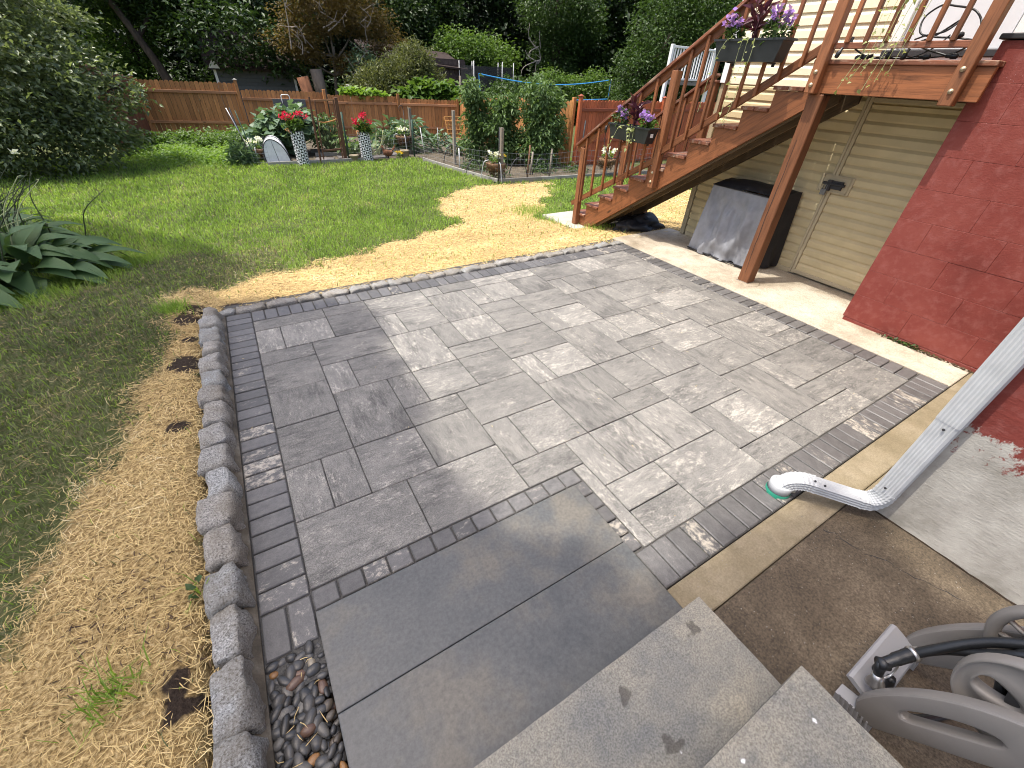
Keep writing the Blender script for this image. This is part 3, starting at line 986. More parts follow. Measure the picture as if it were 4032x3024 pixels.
link('tread', tread_mesh(1.96, .39, .05, 3), MAT['tread'], st, T3(.255, .105, .155))
link('tread', tread_mesh(1.93, .42, .05, 8), MAT['tread'], st, T3(.268, -.288, .335))
link('riser', bevbox(1.88, .30, .20, .004), MAT['cement'], st, T3(.27, .10, .03))
link('riser', bevbox(1.88, .45, .37, .004), MAT['cement'], st, T3(.27, -.31, .125))
link('tread', tread_mesh(1.93, .42, .05, 15), MAT['tread'], st, T3(.268, -.70, .515))
link('riser', bevbox(1.88, .45, .55, .004), MAT['cement'], st, T3(.27, -.72, .215))

# ------------------------------------------------------------------ house
hs = thing('house', 'cream sided house on red painted block walls with basement door under the deck', 'house', (6.2, 2, 0))
# red block wall, face at x = 5.22
bwall = link('block_wall', bevbox(.74, 1.34, 2.34, .0), MAT['red'], hs, T3(5.598, .88, 1.17))
bm_c = .2555
for c_ in range(9):
    z0 = .042 + (c_ - 0) * bm_c
    z1 = min(z0 + bm_c, 2.345)
    y = 1.56
    first = True
    while y > .20:
        L = .255 if (first and c_ % 2) else .51
        first = False
        y0 = max(y - L, .19)
        me = bevbox(.05, y - y0 - .0008, z1 - z0 - .0012, .0018)
        link('block', me, MAT['red'], bwall, T3(5.2475 + rnd.uniform(-.0012, .0012), (y + y0) / 2, (z0 + z1) / 2))
        y = y0
# course beneath, ragged at the ground
link('block', bevbox(.05, 1.36, .05, .01), MAT['red'], bwall, T3(5.248, .875, .018))
for z0 in [.042 + bm_c * k for k in range(9)]:
    z1 = min(z0 + bm_c, 2.345)
    link('block', bevbox(.78, .03, z1 - z0 - .0012, .0018), MAT['red'], bwall, T3(5.614, 1.551, (z0 + z1) / 2))
link('wall_cap', bevbox(.86, 1.42, .035, .006), MAT['iron'], bwall, T3(5.63, .88, 2.365))
# parged wall at x = 2.71 (house body beside the steps)
pw = MB()
N_ = 40
pwm = bevbox(2.5, 4.0, 2.9, 0)
link('parged_wall', pwm, MAT['parge'], hs, T3(2.71 + 1.25, .155 - 2.0, 1.45))
# upper body, roof and eave over the near wing
link('upper_wall', bevbox(2.9, 4.0, 2.6, 0), MAT['siding'], hs, T3(2.74 + 1.45, .12 - 2.0, 4.2))
# siding wall x = 6.03
def lap(L, h, th=.020):
    """horizontal vinyl course, length along y, bottom edge proud toward -x"""
    k = ('lap', round(L, 3), round(h, 3))
    if k in _bx: return _bx[k]
    m = MB()
    m.prism([(.02, -h / 2), (-th, -h / 2), (-th, h * .06), (-th * .45, h * .24), (-.001, h * .34), (-.001, h / 2), (.02, h / 2)], -L / 2, L / 2, 1)
    _bx[k] = m.mesh('course')
    return _bx[k]


sid = link('siding_wall', bevbox(.2, 4.3, 6.2, 0), MAT['tan_trim'], hs, T3(6.16, 2.33, 3.1))
sw_low, sw_up = .105, .112
def courses(parent, y0, y1, za, zb, h, mat, x=6.042, name='clapboard'):
    z = za
    while z < zb - .01:
        hh = min(h, zb - z)
        me = lap(y1 - y0, hh)
        kk = (id(me), mat.name)
        if kk not in _mm:
            m2 = me if not me.materials else me.copy()
            m2.materials.clear(); m2.materials.append(mat); _mm[kk] = m2
        link(name, _mm[kk], None, parent, T3(x, (y0 + y1) / 2, z + hh / 2))
        z += h
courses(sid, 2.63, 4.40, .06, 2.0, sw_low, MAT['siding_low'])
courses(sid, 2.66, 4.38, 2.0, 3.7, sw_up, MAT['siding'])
courses(sid, .19, 1.62, 2.39, 3.7, sw_up, MAT['siding'])
link('sill_trim', bevbox(.05, 1.75, .06, .004), MAT['tan_trim'], sid, T3(6.03, 3.51, .032))
link('corner_board', bevbox(.06, .075, 2.0, .004), MAT['tan_trim'], sid, T3(6.03, 4.445, 1.0))
link('corner_board', bevbox(.09, .10, 3.8, .004), MAT['white'], sid, T3(6.02, 4.44, 3.9))
link('clapboard', bevbox(.05, 1.75, 2.4, 0), MAT['siding'], sid, T3(6.035, 3.5, 4.93))
# basement door
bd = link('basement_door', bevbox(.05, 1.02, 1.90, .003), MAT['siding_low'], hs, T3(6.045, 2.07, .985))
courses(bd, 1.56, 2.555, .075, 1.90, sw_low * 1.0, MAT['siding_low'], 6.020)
link('door_trim', bevbox(.045, .038, 1.93, .004), MAT['tan_trim'], bd, T3(6.012, 2.578, .985))
link('door_trim', bevbox(.044, .030, 1.93, .004), MAT['tan_trim'], bd, T3(6.016, 2.617, .985))
link('door_trim', bevbox(.045, 1.0, .04, .004), MAT['tan_trim'], bd, T3(6.012, 2.06, 1.925))
link('door_trim', bevbox(.04, 1.0, .045, .004), MAT['tan_trim'], bd, T3(6.010, 2.06, .052))
link('latch_plate', bevbox(.018, .36, .19, .003), MAT['tan_trim'], bd, T3(5.998, 2.55, 1.105))
m = MB()
for (cy, cz, sy, sz) in ((2.55, 1.185, .30, .012), (2.55, 1.025, .30, .012), (2.402, 1.105, .012, .17), (2.698, 1.105, .012, .17)):
    m.box((5.987, cy, cz), (.008, sy, sz))
link('plate_rim', m.mesh('plate_rim'), MAT['tan_trim'], bd)
m = MB(); m.box((5.975, 2.54, 1.10), (.03, .16, .085)); m.tube([(5.957, 2.43, 1.11), (5.957, 2.67, 1.11)], .016, 8); m.box((5.965, 2.60, 1.09), (.04, .045, .11))
link('hasp', m.mesh('hasp'), MAT['iron'], bd)
m = MB(); m.box((5.948, 2.625, 1.015), (.025, .058, .06)); m.tube([(5.948, 2.645, 1.04), (5.948, 2.645, 1.085), (5.948, 2.625, 1.10), (5.948, 2.605, 1.085), (5.948, 2.605, 1.04)], .006, 6)
link('padlock', m.mesh('padlock'), MAT['padlock'], bd)
# upper door onto the deck
ud = link('upper_door', bevbox(.05, .80, 2.05, .003), MAT['door_white'], hs, T3(6.035, 2.17, 3.36))
link('door_casing', bevbox(.07, .09, 2.2, .004), MAT['white'], ud, T3(6.015, 2.615, 3.36))
link('door_casing', bevbox(.07, .11, 2.2, .004), MAT['white'], ud, T3(6.015, 1.70, 3.36))
link('threshold', bevbox(.10, 1.05, .05, .004), MAT['iron'], ud, T3(5.99, 2.15, 2.305))
link('sill', bevbox(.08, 1.05, .075, .004), MAT['white'], ud, T3(6.0, 2.15, 2.24))

# ------------------------------------------------------------------ deck and stairs
dk = thing('deck_staircase', 'brown stained wooden deck with a long stair, railings and square post', 'staircase', (5.5, 4, 0))
D_, DW, PT, UN = MAT['deck'], MAT['deck_worn'], MAT['post'], MAT['under']
XN, XF = 5.10, 5.96          # outer faces of the near and far stringers
RISE, RUN, Z0, YB = .1958, .3005, -.15, 6.13
def tread_z(k): return Z0 + RISE * k
def stringer(x0, x1, name='stringer', mat=D_, kids=None):
    poly = []
    for k in range(1, 12):
        y = YB - RUN * k + .02
        poly += [(y + RUN - .02, tread_z(k) - .04), (y - .02 + .0, tread_z(k) - .04)]
    poly = [(YB - .0, Z0), (YB - .0, tread_z(1) - .04)]
    for k in range(1, 12):
        poly.append((YB - RUN * k, tread_z(k) - .04))
        if k < 11: poly.append((YB - RUN * k, tread_z(k + 1) - .04))
    poly += [(2.67, 1.962), (2.67, 1.88), (5.72, Z0)]
    m = MB(); m.prism(poly, x0, x1, 0)
    M, _ = axes((x0, 5.72, Z0), (x0, 2.67, 1.88))
    me = m.mesh('stringer'); me.transform(M.inverted())
    return link(name, me, mat, dk, M)
# grain of the stringer runs along the slope: same wood, its own object axes
stringer(XN, XN + .04)
stringer(XF - .04, XF, mat=UN)
stringer((XN + XF) / 2 - .02, (XN + XF) / 2 + .02, mat=UN)
beam('stringer_plank', (XN + .06, 5.70, Z0 + .02), (XN + .06, 2.70, 1.90), .04, .10, UN, dk)
for k in range(1, 12):
    y1, y0 = YB - RUN * (k - 1) + .022, YB - RUN * k
    z = tread_z(k) - .02
    for a, b_ in ((y0 + .004, (y0 + y1) / 2 - .003), ((y0 + y1) / 2 + .003, y1)):
        beam('tread_board', (XN - .028, (a + b_) / 2, z), (XF + .02, (a + b_) / 2, z), b_ - a, .036, DW, dk, bev=.005)
    beam('riser_board', (XN + .042, y1 - .04, z - .115), (XF - .042, y1 - .04, z - .115), .02, .145, D_, dk)
beam('riser_board', (XN + .042, 2.815, 2.10), (XF - .042, 2.815, 2.10), .02, .16, D_, dk)
# deck rim, boards and joists
beam('rim_board', (XN + .02, 2.79, 2.07), (XN + .02, 1.47, 2.07), .04, .225, D_, dk)
beam('rim_board', (XN + .04, 2.77, 2.07), (6.02, 2.77, 2.07), .04, .224, UN, dk)
beam('rim_board', (XN + .04, 1.62, 2.069), (6.02, 1.62, 2.069), .04, .222, UN, dk)
for i in range(4):
    y = 1.85 + i * .24
    beam('joist', (XN + .045, y, 2.07), (6.02, y, 2.07), .04, .22, UN, dk)
n = 8
for i in range(n):
    x = XN - .035 + .07 + i * .118
    beam('deck_board', (x, 2.83, 2.20), (x, 1.47, 2.20), .112, .036, DW if i < 2 else D_, dk, bev=.005)
# 6x6 post
ps = link('support_post', None, None, dk, T3(5.16, 2.69, 0)) if False else None
pm_, L_ = axes((5.165, 2.695, .015), (5.165, 2.695, 1.93), (1, 0, 0))
m = MB()
pbm = bevbox(L_, .14, .14, .008, 1)
po = beam('support_post', (5.165, 2.695, .012), (5.165, 2.695, 1.95), .142, .14, PT, dk, up=(1, 0, 0), bev=.008)
m = MB()
pts = []
zz = .12
r2 = random.Random(5)
yy = 2.700
while zz < 1.62:
    pts.append((5.0935, yy, zz)); zz += .06; yy += r2.uniform(-.004, .004)
m.tube(pts, [.0012 + .0022 * math.sin(math.pi * i / (len(pts) - 1)) for i in range(len(pts))], 6)
link('crack', m.mesh('crack'), MAT['iron'], po)
m = MB(); m.box((5.165, 2.695, .010), (.15, .152, .02)); link('post_shoe', m.mesh('shoe'), MAT['stake'], po)
beam('support_post', (6.02, 5.35, -.17), (6.02, 5.35, .32), .09, .09, PT, dk, up=(1, 0, 0))
# newel posts and rails, near and far side
def newel(x, y, z0, z1, cap=False, bolts=None, w_=.095):
    o = beam('newel_post', (x, y, z0), (x, y, z1), w_, w_, PT, dk, up=(1, 0, 0), bev=.006)
    if cap: cbox('post_cap', (x, y, z1 + .014), (w_ + .03, w_ + .03, .028), DW, o)
    for bz in bolts or []:
        m = MB(); m.lathe([(.018, 0), (.018, .006), (.011, .007), (.010, .016), (0, .0162)], 12)
        link('bolt', m.mesh('bolt', True), MAT['brass'], o, T3(x - w_ / 2 - .001, y, bz) @ Matrix.Rotation(-math.pi / 2, 4, 'Y'))
    return o
def flight(x, xr, ys, top0, top1, bot0, bot1, nb):
    """sloped rail between two newels: ys=(y_low, y_high)"""
    (ya, yb) = ys
    sl_ = (top1 - top0) / (yb - ya)
    beam('top_rail', (xr, ya + .0, top0), (xr, yb, top1), .135, .036, DW, dk, bev=.006)
    beam('sub_rail', (x, ya, top0 - .062), (x, yb, top1 - .062), .04, .085, D_, dk)
    beam('bottom_rail', (x, ya, bot0), (x, yb, bot1), .04, .075, D_, dk)
    for i in range(nb):
        u = (i + 1) / (nb + 1)
        y = ya + (yb - ya) * u
        zb = bot0 + (bot1 - bot0) * u - .055
        zt = top0 + (top1 - top0) * u - .03
        beam('baluster', (x - .032, y, zb), (x - .032, y, zt), .034, .034, D_, dk, up=(1, 0, 0), bev=.003)
XP = XN - .048
newel(XP, 6.02, -.15, 1.06)
newel(XP, 4.445, .765, 2.10, bolts=(.845, .96))
newel(XP, 2.735, 1.955, 3.32, bolts=(2.02, 2.12))
newel(XP, 1.635, 1.925, 3.32, bolts=(2.02, 2.16))
flight(XP, XP, (6.18, 4.445), 1.075, 2.205, .165, 1.135, 6)
flight(XP, XP, (4.445, 2.72), 2.205, 3.33, 1.20, 2.335, 8)
XQ = XF + .02
newel(XQ, 6.02, -.15, 1.06)
newel(XQ, 4.56, .68, 2.0, cap=True)
flight(XQ, XQ, (6.15, 4.56), 1.075, 2.09, .165, 1.06, 7)
# deck railing
beam('top_rail', (XP, 2.73, 3.32), (XP, 1.60, 3.32), .135, .036, DW, dk)
beam('bottom_rail', (XP + .03, 2.69, 2.315), (XP + .03, 1.68, 2.315), .045, .045, DW, dk)
for i in range(6):
    y = 2.59 - i * .155
    beam('baluster', (XP - .0, y, 2.335), (XP - .0, y, 3.3), .034, .034, D_, dk, up=(1, 0, 0), bev=.003)
beam('top_rail', (XP, 1.635, 3.32), (6.0, 1.635, 3.32), .10, .036, DW, dk)

# ------------------------------------------------------------------ downspout
def sweep(m, prof, path, sides, scale=None):
    """prof: list of (a,b): a along side, b along normal; path points; sides per point"""
    n = len(path); P = [Vector(p) for p in path]
    b0 = len(m.v); k = len(prof)
    for i in range(n):
        d = (P[min(i + 1, n - 1)] - P[max(i - 1, 0)]).normalized()
        s_ = Vector(sides[i]); s_ = (s_ - d * d.dot(s_)).normalized()
        nn = d.cross(s_)
        q = scale[i] if scale else 1
        for a, b_ in prof: m.v.append(tuple(P[i] + s_ * a * q + nn * b_ * q))
    f0 = len(m.f)
    for i in range(n - 1):
        for j in range(k):
            a, c = b0 + i * k + j, b0 + i * k + (j + 1) % k
            m.f.append((a, c, c + k, a + k))
    m.f.append(tuple(b0 + j for j in reversed(range(k)))); m.f.append(tuple(b0 + (n - 1) * k + j for j in range(k)))
    m.mi += [0] * (len(m.f) - f0)


def ribbed(w_, h_, ribs=5, dep=.004):
    pr = []
    W2, H2 = w_ / 2, h_ / 2
    def side(a0, b0_, a1, b1_, nr):
        L = nr * 4
        for i in range(L + 1):
            u = .12 + .76 * i / L
            o = dep * (.5 - .5 * math.cos(2 * math.pi * nr * (i / L)))
            nx_, ny_ = (b1_ - b0_), -(a1 - a0)
            l_ = math.hypot(nx_, ny_)
            pr.append((a0 + (a1 - a0) * u - nx_ / l_ * o, b0_ + (b1_ - b0_) * u - ny_ / l_ * o))
    side(-W2, -H2, W2, -H2, ribs); side(W2, -H2, W2, H2, 3); side(W2, H2, -W2, H2, ribs); side(-W2, H2, -W2, -H2, 3)
    return pr


def rpath(pts, n=10):
    """Catmull-Rom through points"""
    P = [Vector(p) for p in pts]; P = [P[0] * 2 - P[1]] + P + [P[-1] * 2 - P[-2]]
    out = []
    for i in range(1, len(P) - 2):
        for k in range(n):
            u = k / n
            a, b_, c, d = P[i - 1], P[i], P[i + 1], P[i + 2]
            out.append(.5 * ((2 * b_) + (c - a) * u + (2 * a - 5 * b_ + 4 * c - d) * u * u + (3 * b_ - a - 3 * c + d) * u ** 3))
    out.append(P[-2])
    return out


ds = thing('downspout', 'white ribbed aluminium downspout with elbow running into a green drain pipe', 'downspout', (2.645, .155, 0))
sv, sh = Vector((.12, 1, 0)), Vector((.78, .62, 0))
m = MB(); sweep(m, ribbed(.102, .078), [(2.642, .152, 3.3), (2.642, .152, .73)], [sv, sv]); link('pipe', m.mesh('pipe', False), MAT['gutter'], ds)
m = MB(); sweep(m, ribbed(.097, .073), [(2.642, .152, .76), (2.642, .152, .185)], [sv, sv]); link('pipe', m.mesh('pipe', False), MAT['gutter'], ds)
def elbow(pts, s0, s1, n=6):
    path = rpath(pts, n)
    N_ = len(path)
    sd = [s0.lerp(s1, i / (N_ - 1)) for i in range(N_)]
    sc_ = [1.03 if i % 2 else .97 for i in range(N_)]
    sc_[0] = sc_[-1] = 1.04
    m = MB(); sweep(m, ribbed(.097, .073), path, sd, sc_)
    return m.mesh('elbow')
link('elbow', elbow([(2.642, .152, .215), (2.638, .157, .150), (2.618, .180, .105), (2.585, .220, .095)], sv, sh), MAT['gutter'], ds)
m = MB(); sweep(m, ribbed(.094, .070), [(2.60, .200, .095), (2.405, .428, .125)], [sh, sh]); link('pipe', m.mesh('pipe'), MAT['gutter'], ds)
link('elbow', elbow([(2.425, .405, .124), (2.385, .452, .125), (2.350, .492, .105), (2.330, .515, .062)], sh, sh), MAT['gutter'], ds)
m = MB(); m.lathe([(.0, .078), (.060, .078), (.064, .074), (.064, .018), (.058, .016)], 28, (2.325, .520, 0)); m.box((2.34, .505, .066), (.075, .10, .045), Matrix.Rotation(.85, 3, 'Z'))
link('adapter', m.mesh('adapter', True), MAT['gutter'], ds)
m = MB(); m.lathe([(.066, .022), (.068, .018), (.068, -.03)], 28, (2.325, .520, 0)); link('drain_collar', m.mesh('collar', True), MAT['green_pvc'], ds)
for p, d in (((2.600, .150, .70), (-1, 0, .0)), ((2.600, .165, .245), (-1, 0, 0)), ((2.555, .215, .127), (-.3, -.3, 1)), ((2.43, .36, .155), (-.3, -.3, 1)), ((2.36, .455, .07), (-.6, -.7, .1)), ((2.40, .405, .165), (0, 0, 1))):
    q = Vector(d).to_track_quat('Z', 'Y').to_matrix().to_4x4()
    m = MB(); m.lathe([(.007, 0), (.006, .004), (0, .005)], 8); link('screw', m.mesh('screw'), MAT['iron'], ds, T3(*p) @ q)

# ------------------------------------------------------------------ covered grill
gm = MB()
gr = thing('covered_grill', 'barbecue grill under a grey fabric cover with black top and side', 'grill', (5.75, 3.4, 0))
def cloth_grid(P, nu, nv, amp, fr, seed, out):
    """bilinear patch P=[p00,p10,p11,p01] with soft folds"""
    V = []; F = []
    for j in range(nv + 1):
        for i in range(nu + 1):
            u, v_ = i / nu, j / nv
            p = Vector(P[0]) * (1 - u) * (1 - v_) + Vector(P[1]) * u * (1 - v_) + Vector(P[2]) * u * v_ + Vector(P[3]) * (1 - u) * v_
            edge = min(1, 4 * min(u, 1 - u, 1 - v_) + .0)
            d = noise.noise(Vector((u * fr + seed, v_ * fr * .35, seed))) * amp * (1.3 - v_) * edge + noise.noise(Vector((u * fr * 3 + seed, v_ * fr * 1.2, seed))) * amp * .35 * edge
            if j == 0: p.z += .02 * noise.noise(Vector((u * 6 + seed, 1, 2))) + .008
            V.append(p + Vector(out) * d); 
    for j in range(nv):
        for i in range(nu):
            a = j * (nu + 1) + i
            F.append((a, a + 1, a + nu + 2, a + nu + 1))
    mm = MB(); mm.add(V, F)
    me = mm.mesh('cloth', True)
    return me
zt = .93
A = (5.48, 3.88, .02); B = (5.50, 2.93, .02); A2 = (5.56, 3.82, zt - .03); B2 = (5.56, 2.98, zt - .03)
C = (6.01, 2.80, .02); C2 = (5.98, 2.86, zt + .03); Dd = (6.0, 3.92, .02); D2 = (5.98, 3.86, zt + .02)
link('front_panel', cloth_grid([A, B, B2, A2], 44, 30, .085, 6, 2.0, (-1, 0, 0)), MAT['cover_grey'], gr)
link('side_panel', cloth_grid([B, C, C2, B2], 16, 20, .04, 4, 6.0, (0, -1, 0)), MAT['cover_black'], gr)
link('side_panel', cloth_grid([Dd, A, A2, D2], 16, 20, .03, 4, 9.0, (0, 1, 0)), MAT['cover_black'], gr)
tp = MB()
V = []; F = []
nu, nv = 24, 12
for j in range(nv + 1):
    for i in range(nu + 1):
        u, v_ = i / nu, j / nv
        p = Vector(A2) * (1 - u) * (1 - v_) + Vector(B2) * u * (1 - v_) + Vector(C2) * u * v_ + Vector(D2) * (1 - u) * v_
        p.z += .055 * math.sin(math.pi * v_) ** .7 * math.sin(math.pi * u) ** .4 + .02 * noise.noise(p * 6) + .003
        V.append(p)
for j in range(nv):
    for i in range(nu):
        a = j * (nu + 1) + i; F.append((a, a + 1, a + nu + 2, a + nu + 1))
tp.add(V, F); link('hood_cover', tp.mesh('hood', True), MAT['cover_black'], gr)
m = MB(); m.tube([(A2[0] - .012, A2[1], A2[2]), (B2[0] - .012, B2[1], B2[2])], .008, 6); m.tube([(A[0] - .01, A[1], .035), (5.475, 3.4, .03), (B[0] - .01, B[1], .035)], .010, 6)
link('piping', m.mesh('piping', True), MAT['cover_black'], gr)

# ------------------------------------------------------------------ hose reel cart
hr = thing('hose_reel', 'grey plastic hose reel cart with black hose beside the entrance steps', 'hose reel', (1.7, -.35, 0))
# side frames in the y-z plane
outer = [(-.262, .10), (-.262, .165), (-.282, .258), (-.318, .362), (-.362, .449), (-.410, .520), (-.476, .588), (-.56, .65), (-.70, .72), (-.86, .78), (-.95, .77), (-.95, .70), (-.84, .68), (-.70, .60), (-.60, .48), (-.535, .350), (-.470, .258), (-.406, .163), (-.350, .072), (-.315, .040)]
hole = [(-.352, .235), (-.345, .262), (-.358, .300), (-.392, .365), (-.43, .425), (-.475, .47), (-.505, .475), (-.498, .44), (-.462, .385), (-.42, .32), (-.385, .265), (-.365, .238)]
def resample(poly, n):
    P = [Vector((a, b_, 0)) for a, b_ in poly]; P.append(P[0])
    Ls = [0]
    for i in range(len(P) - 1): Ls.append(Ls[-1] + (P[i + 1] - P[i]).length)
    out = []
    for k in range(n):
        s_ = Ls[-1] * k / n
        i = max(j for j in range(len(Ls) - 1) if Ls[j] <= s_)
        out.append(P[i].lerp(P[i + 1], (s_ - Ls[i]) / (Ls[i + 1] - Ls[i] + 1e-9)))
    return [(p.x, p.y) for p in out]
def smooth_poly(poly, it=2):
    for _ in range(it):
        q = []
        for i in range(len(poly)):
            a, b_ = poly[i], poly[(i + 1) % len(poly)]
            q += [(.75 * a[0] + .25 * b_[0], .75 * a[1] + .25 * b_[1]), (.25 * a[0] + .75 * b_[0], .25 * a[1] + .75 * b_[1])]
        poly = q
    return poly
def plate_with_hole(outer, hole, x0, x1, rim=.014, smooth=2):
    bm = bmesh.new()
    ed = []
    for poly in ([outer] + ([hole] if hole else [])):
        o = resample(smooth_poly(poly, smooth) if smooth else poly, 44)
        vs = [bm.verts.new((x0, a, b_)) for a, b_ in o]
        ed += [bm.edges.new((vs[i], vs[(i + 1) % len(vs)])) for i in range(len(vs))]
    bmesh.ops.triangle_fill(bm, edges=ed, use_beauty=True)
    r = bmesh.ops.extrude_face_region(bm, geom=bm.faces[:])
    for v in [g for g in r['geom'] if isinstance(g, bmesh.types.BMVert)]: v.co.x = x1
    bmesh.ops.recalc_face_normals(bm, faces=bm.faces)
    be = [e for e in bm.edges if len(e.link_faces) == 2 and e.calc_face_angle(0) > .9]
    bmesh.ops.bevel(bm, geom=be, offset=rim, segments=3, affect='EDGES', profile=.5, clamp_overlap=True)
    me = bpy.data.meshes.new('frame'); bm.to_mesh(me); bm.free()
    me.polygons.foreach_set('use_smooth', [True] * len(me.polygons))
    me.set_sharp_from_angle(angle=.5)
    return me
sf1 = link('side_frame', plate_with_hole(outer, hole, 1.472, 1.522), MAT['grey_pl'], hr)
sf2 = link('side_frame', plate_with_hole(outer, hole, 1.895, 1.945), MAT['grey_pl'], hr)
m = MB(); 
m.box((1.505, -.285, .045), (.055, .125, .085), Matrix.Rotation(-.25, 3, 'X'))
for i in range(7): m.box((1.475, -.335 + i * .0165, .050 + .0*i), (.008, .006, .075), Matrix.Rotation(-.25, 3, 'X'))
link('foot', m.mesh('foot'), MAT['lav_pl'], sf1)
m = MB(); m.box((1.92, -.285, .045), (.05, .12, .085), Matrix.Rotation(-.25, 3, 'X')); link('foot', m.mesh('foot'), MAT['lav_pl'], sf2)
# fins inside the far frame
for i in range(7):
    u = (i + .5) / 7
    m = MB(); m.box((1.92, -.368 - .115 * u, .262 + .20 * u), (.03, .007, .085), Matrix.Rotation(.35, 3, 'X')); link('fin', m.mesh('fin'), MAT['dark_pl'], sf2)
# crossbar
m = MB()
path = [(1.52, -.262, .125), (1.90, -.262, .125)]
prof = [(-.065, -.006), (-.055, -.014), (.055, -.014), (.065, -.006), (.065, .006), (-.065, .006)]
sweep(m, prof, path, [Vector((0, -.82, -.3))] * 2)
link('crossbar', m.mesh('crossbar'), MAT['lav_pl'], hr)
m = MB(); m.box((1.71, -.90, .755), (.44, .05, .04)); link('handle_bar', m.mesh('handle'), MAT['grey_pl'], hr)
# drum flanges, axis along x
def flange(x, cy, cz, r, flip, slots):
    m = MB()
    if not slots:
        # dished disc with an off-centre opening
        n = 48
        oc = [(cy + r * math.cos(2 * math.pi * i / n), cz + r * math.sin(2 * math.pi * i / n)) for i in range(n)]
        hc = [(cy + .112 + .050 * math.cos(2 * math.pi * i / n) - .012 * math.cos(4 * math.pi * i / n), cz - .015 + .034 * math.sin(2 * math.pi * i / n)) for i in range(n)]
        return plate_with_hole2(oc, hc, x)
    prof = [(r * .80, .0), (r * .84, -.016), (r * .93, -.022), (r * .985, -.012), (r, .006), (r * .985, .018), (r * .80, .018)]
    n = 48
    b0 = 0; V = []; F = []
    for q, dx in prof:
        for i in range(n):
            a = 2 * math.pi * i / n; V.append((x + dx, cy + q * math.cos(a), cz + q * math.sin(a)))
    k = len(prof)
    for j in range(k):
        for i in range(n): F.append((j * n + i, j * n + (i + 1) % n, ((j + 1) % k) * n + (i + 1) % n, ((j + 1) % k) * n + i))
    m.add(V, F)
    for i in range(14):
        a = 2 * math.pi * i / 14
        m.box((x, cy + r * .56 * math.cos(a), cz + r * .56 * math.sin(a)), (.016, r * .55, .010), Matrix.Rotation(a + .25, 3, 'X'))
    q = MB(); 
    return m.mesh('flange', True)
def plate_with_hole2(oc, hc, x):
    n = len(oc); V = []; F = []
    cx = sum(p[0] for p in oc) / n; cz_ = sum(p[1] for p in oc) / n
    hx_ = sum(p[0] for p in hc) / n; hz_ = sum(p[1] for p in hc) / n
    def lerp(p, q, u): return (p[0] + (q[0] - p[0]) * u, p[1] + (q[1] - p[1]) * u)
    rings = [(0, .020), (0, .004), (.03, -.010), (.10, -.018), (.22, -.010), (.36, .006), (.62, .008), (.80, .002), (.93, -.004), (1.0, .006), (1.0, .04)]
    for u, dx in rings:
        for p, q in zip(oc, hc): 
            a = lerp(p, q, u); V.append((x + dx, a[0], a[1]))
    k = len(rings)
    for j in range(k - 1):
        for i in range(n): F.append((j * n + i, j * n + (i + 1) % n, (j + 1) * n + (i + 1) % n, (j + 1) * n + i))
    m = MB(); m.add(V, F)
    return m.mesh('flange', True)
link('drum_flange', flange(1.565, -.525, .545, .197, False, False), MAT['grey_pl'], hr)
link('drum_flange', flange(1.862, -.525, .545, .197, True, True), MAT['grey_pl'], hr)
m = MB(); m.tube([(1.58, -.525, .545), (1.85, -.525, .545)], .085, 20); link('drum', m.mesh('drum', True), MAT['dark_pl'], hr)
m = MB()
hp = []
for i in range(200):
    a = i * .26
    hp.append((1.60 + .0011 * i, -.525 + (.105 + .012 * (i // 120)) * math.cos(a), .545 + (.105 + .012 * (i // 120)) * math.sin(a)))
m.tube(hp, .012, 8)
link('wound_hose', m.mesh('hose', True), MAT['black_rub'], hr)
m = MB()
m.tube(rpath([(1.655, -.272, .345), (1.70, -.315, .41), (1.71, -.37, .50), (1.72, -.42, .585), (1.74, -.50, .645), (1.76, -.60, .665), (1.78, -.70, .60)], 8), .0145, 10)
m.tube(rpath([(1.70, -.30, .05), (1.66, -.262, .10), (1.635, -.248, .20), (1.64, -.262, .31), (1.68, -.30, .42), (1.735, -.355, .525), (1.765, -.43, .62), (1.79, -.52, .675), (1.80, -.62, .67), (1.80, -.70, .56)], 8), .0165, 10)
m.tube(rpath([(1.60, -.285, .22), (1.615, -.315, .12), (1.64, -.36, .03), (1.72, -.44, .016), (1.85, -.50, .016)], 8), .0145, 10)
link('loose_hose', m.mesh('hose', True), MAT['black_rub'], hr)
nz = link('nozzle', None, None, hr) if False else None
m = MB()
m.tube(rpath([(1.555, -.235, .300), (1.585, -.246, .318), (1.62, -.259, .332), (1.645, -.268, .342)], 5), [.019] * 6 + [.022] * 5 + [.023] * 5, 12)
m.tube([(1.553, -.233, .300), (1.545, -.238, .275), (1.545, -.250, .240)], [.019, .017, .014], 12)
m.tube([(1.541, -.222, .298), (1.566, -.246, .302)], .021, 14)
nzo = link('nozzle', m.mesh('nozzle', True), MAT['black_rub'], hr)
m = MB(); m.tube([(1.642, -.267, .341), (1.652, -.271, .345), (1.654, -.272, .345), (1.664, -.276, .350), (1.670, -.279, .353)], [.026, .026, .021, .021, .019], 14)
link('coupling', m.mesh('coupling', True), MAT['steel'], nzo)
m = MB(); m.tube([(1.545, -.248, .248), (1.545, -.256, .225), (1.545, -.262, .205), (1.545, -.265, .193)], [.016, .019, .028, .030], 16)
link('nozzle_bell', m.mesh('bell', True), MAT['steel'], nzo)
m = MB(); m.tube(rpath([(1.60, -.263, .308), (1.607, -.272, .270), (1.590, -.276, .240), (1.562, -.268, .232)], 5), .004, 8)
link('trigger', m.mesh('trigger', True), MAT['steel'], nzo)

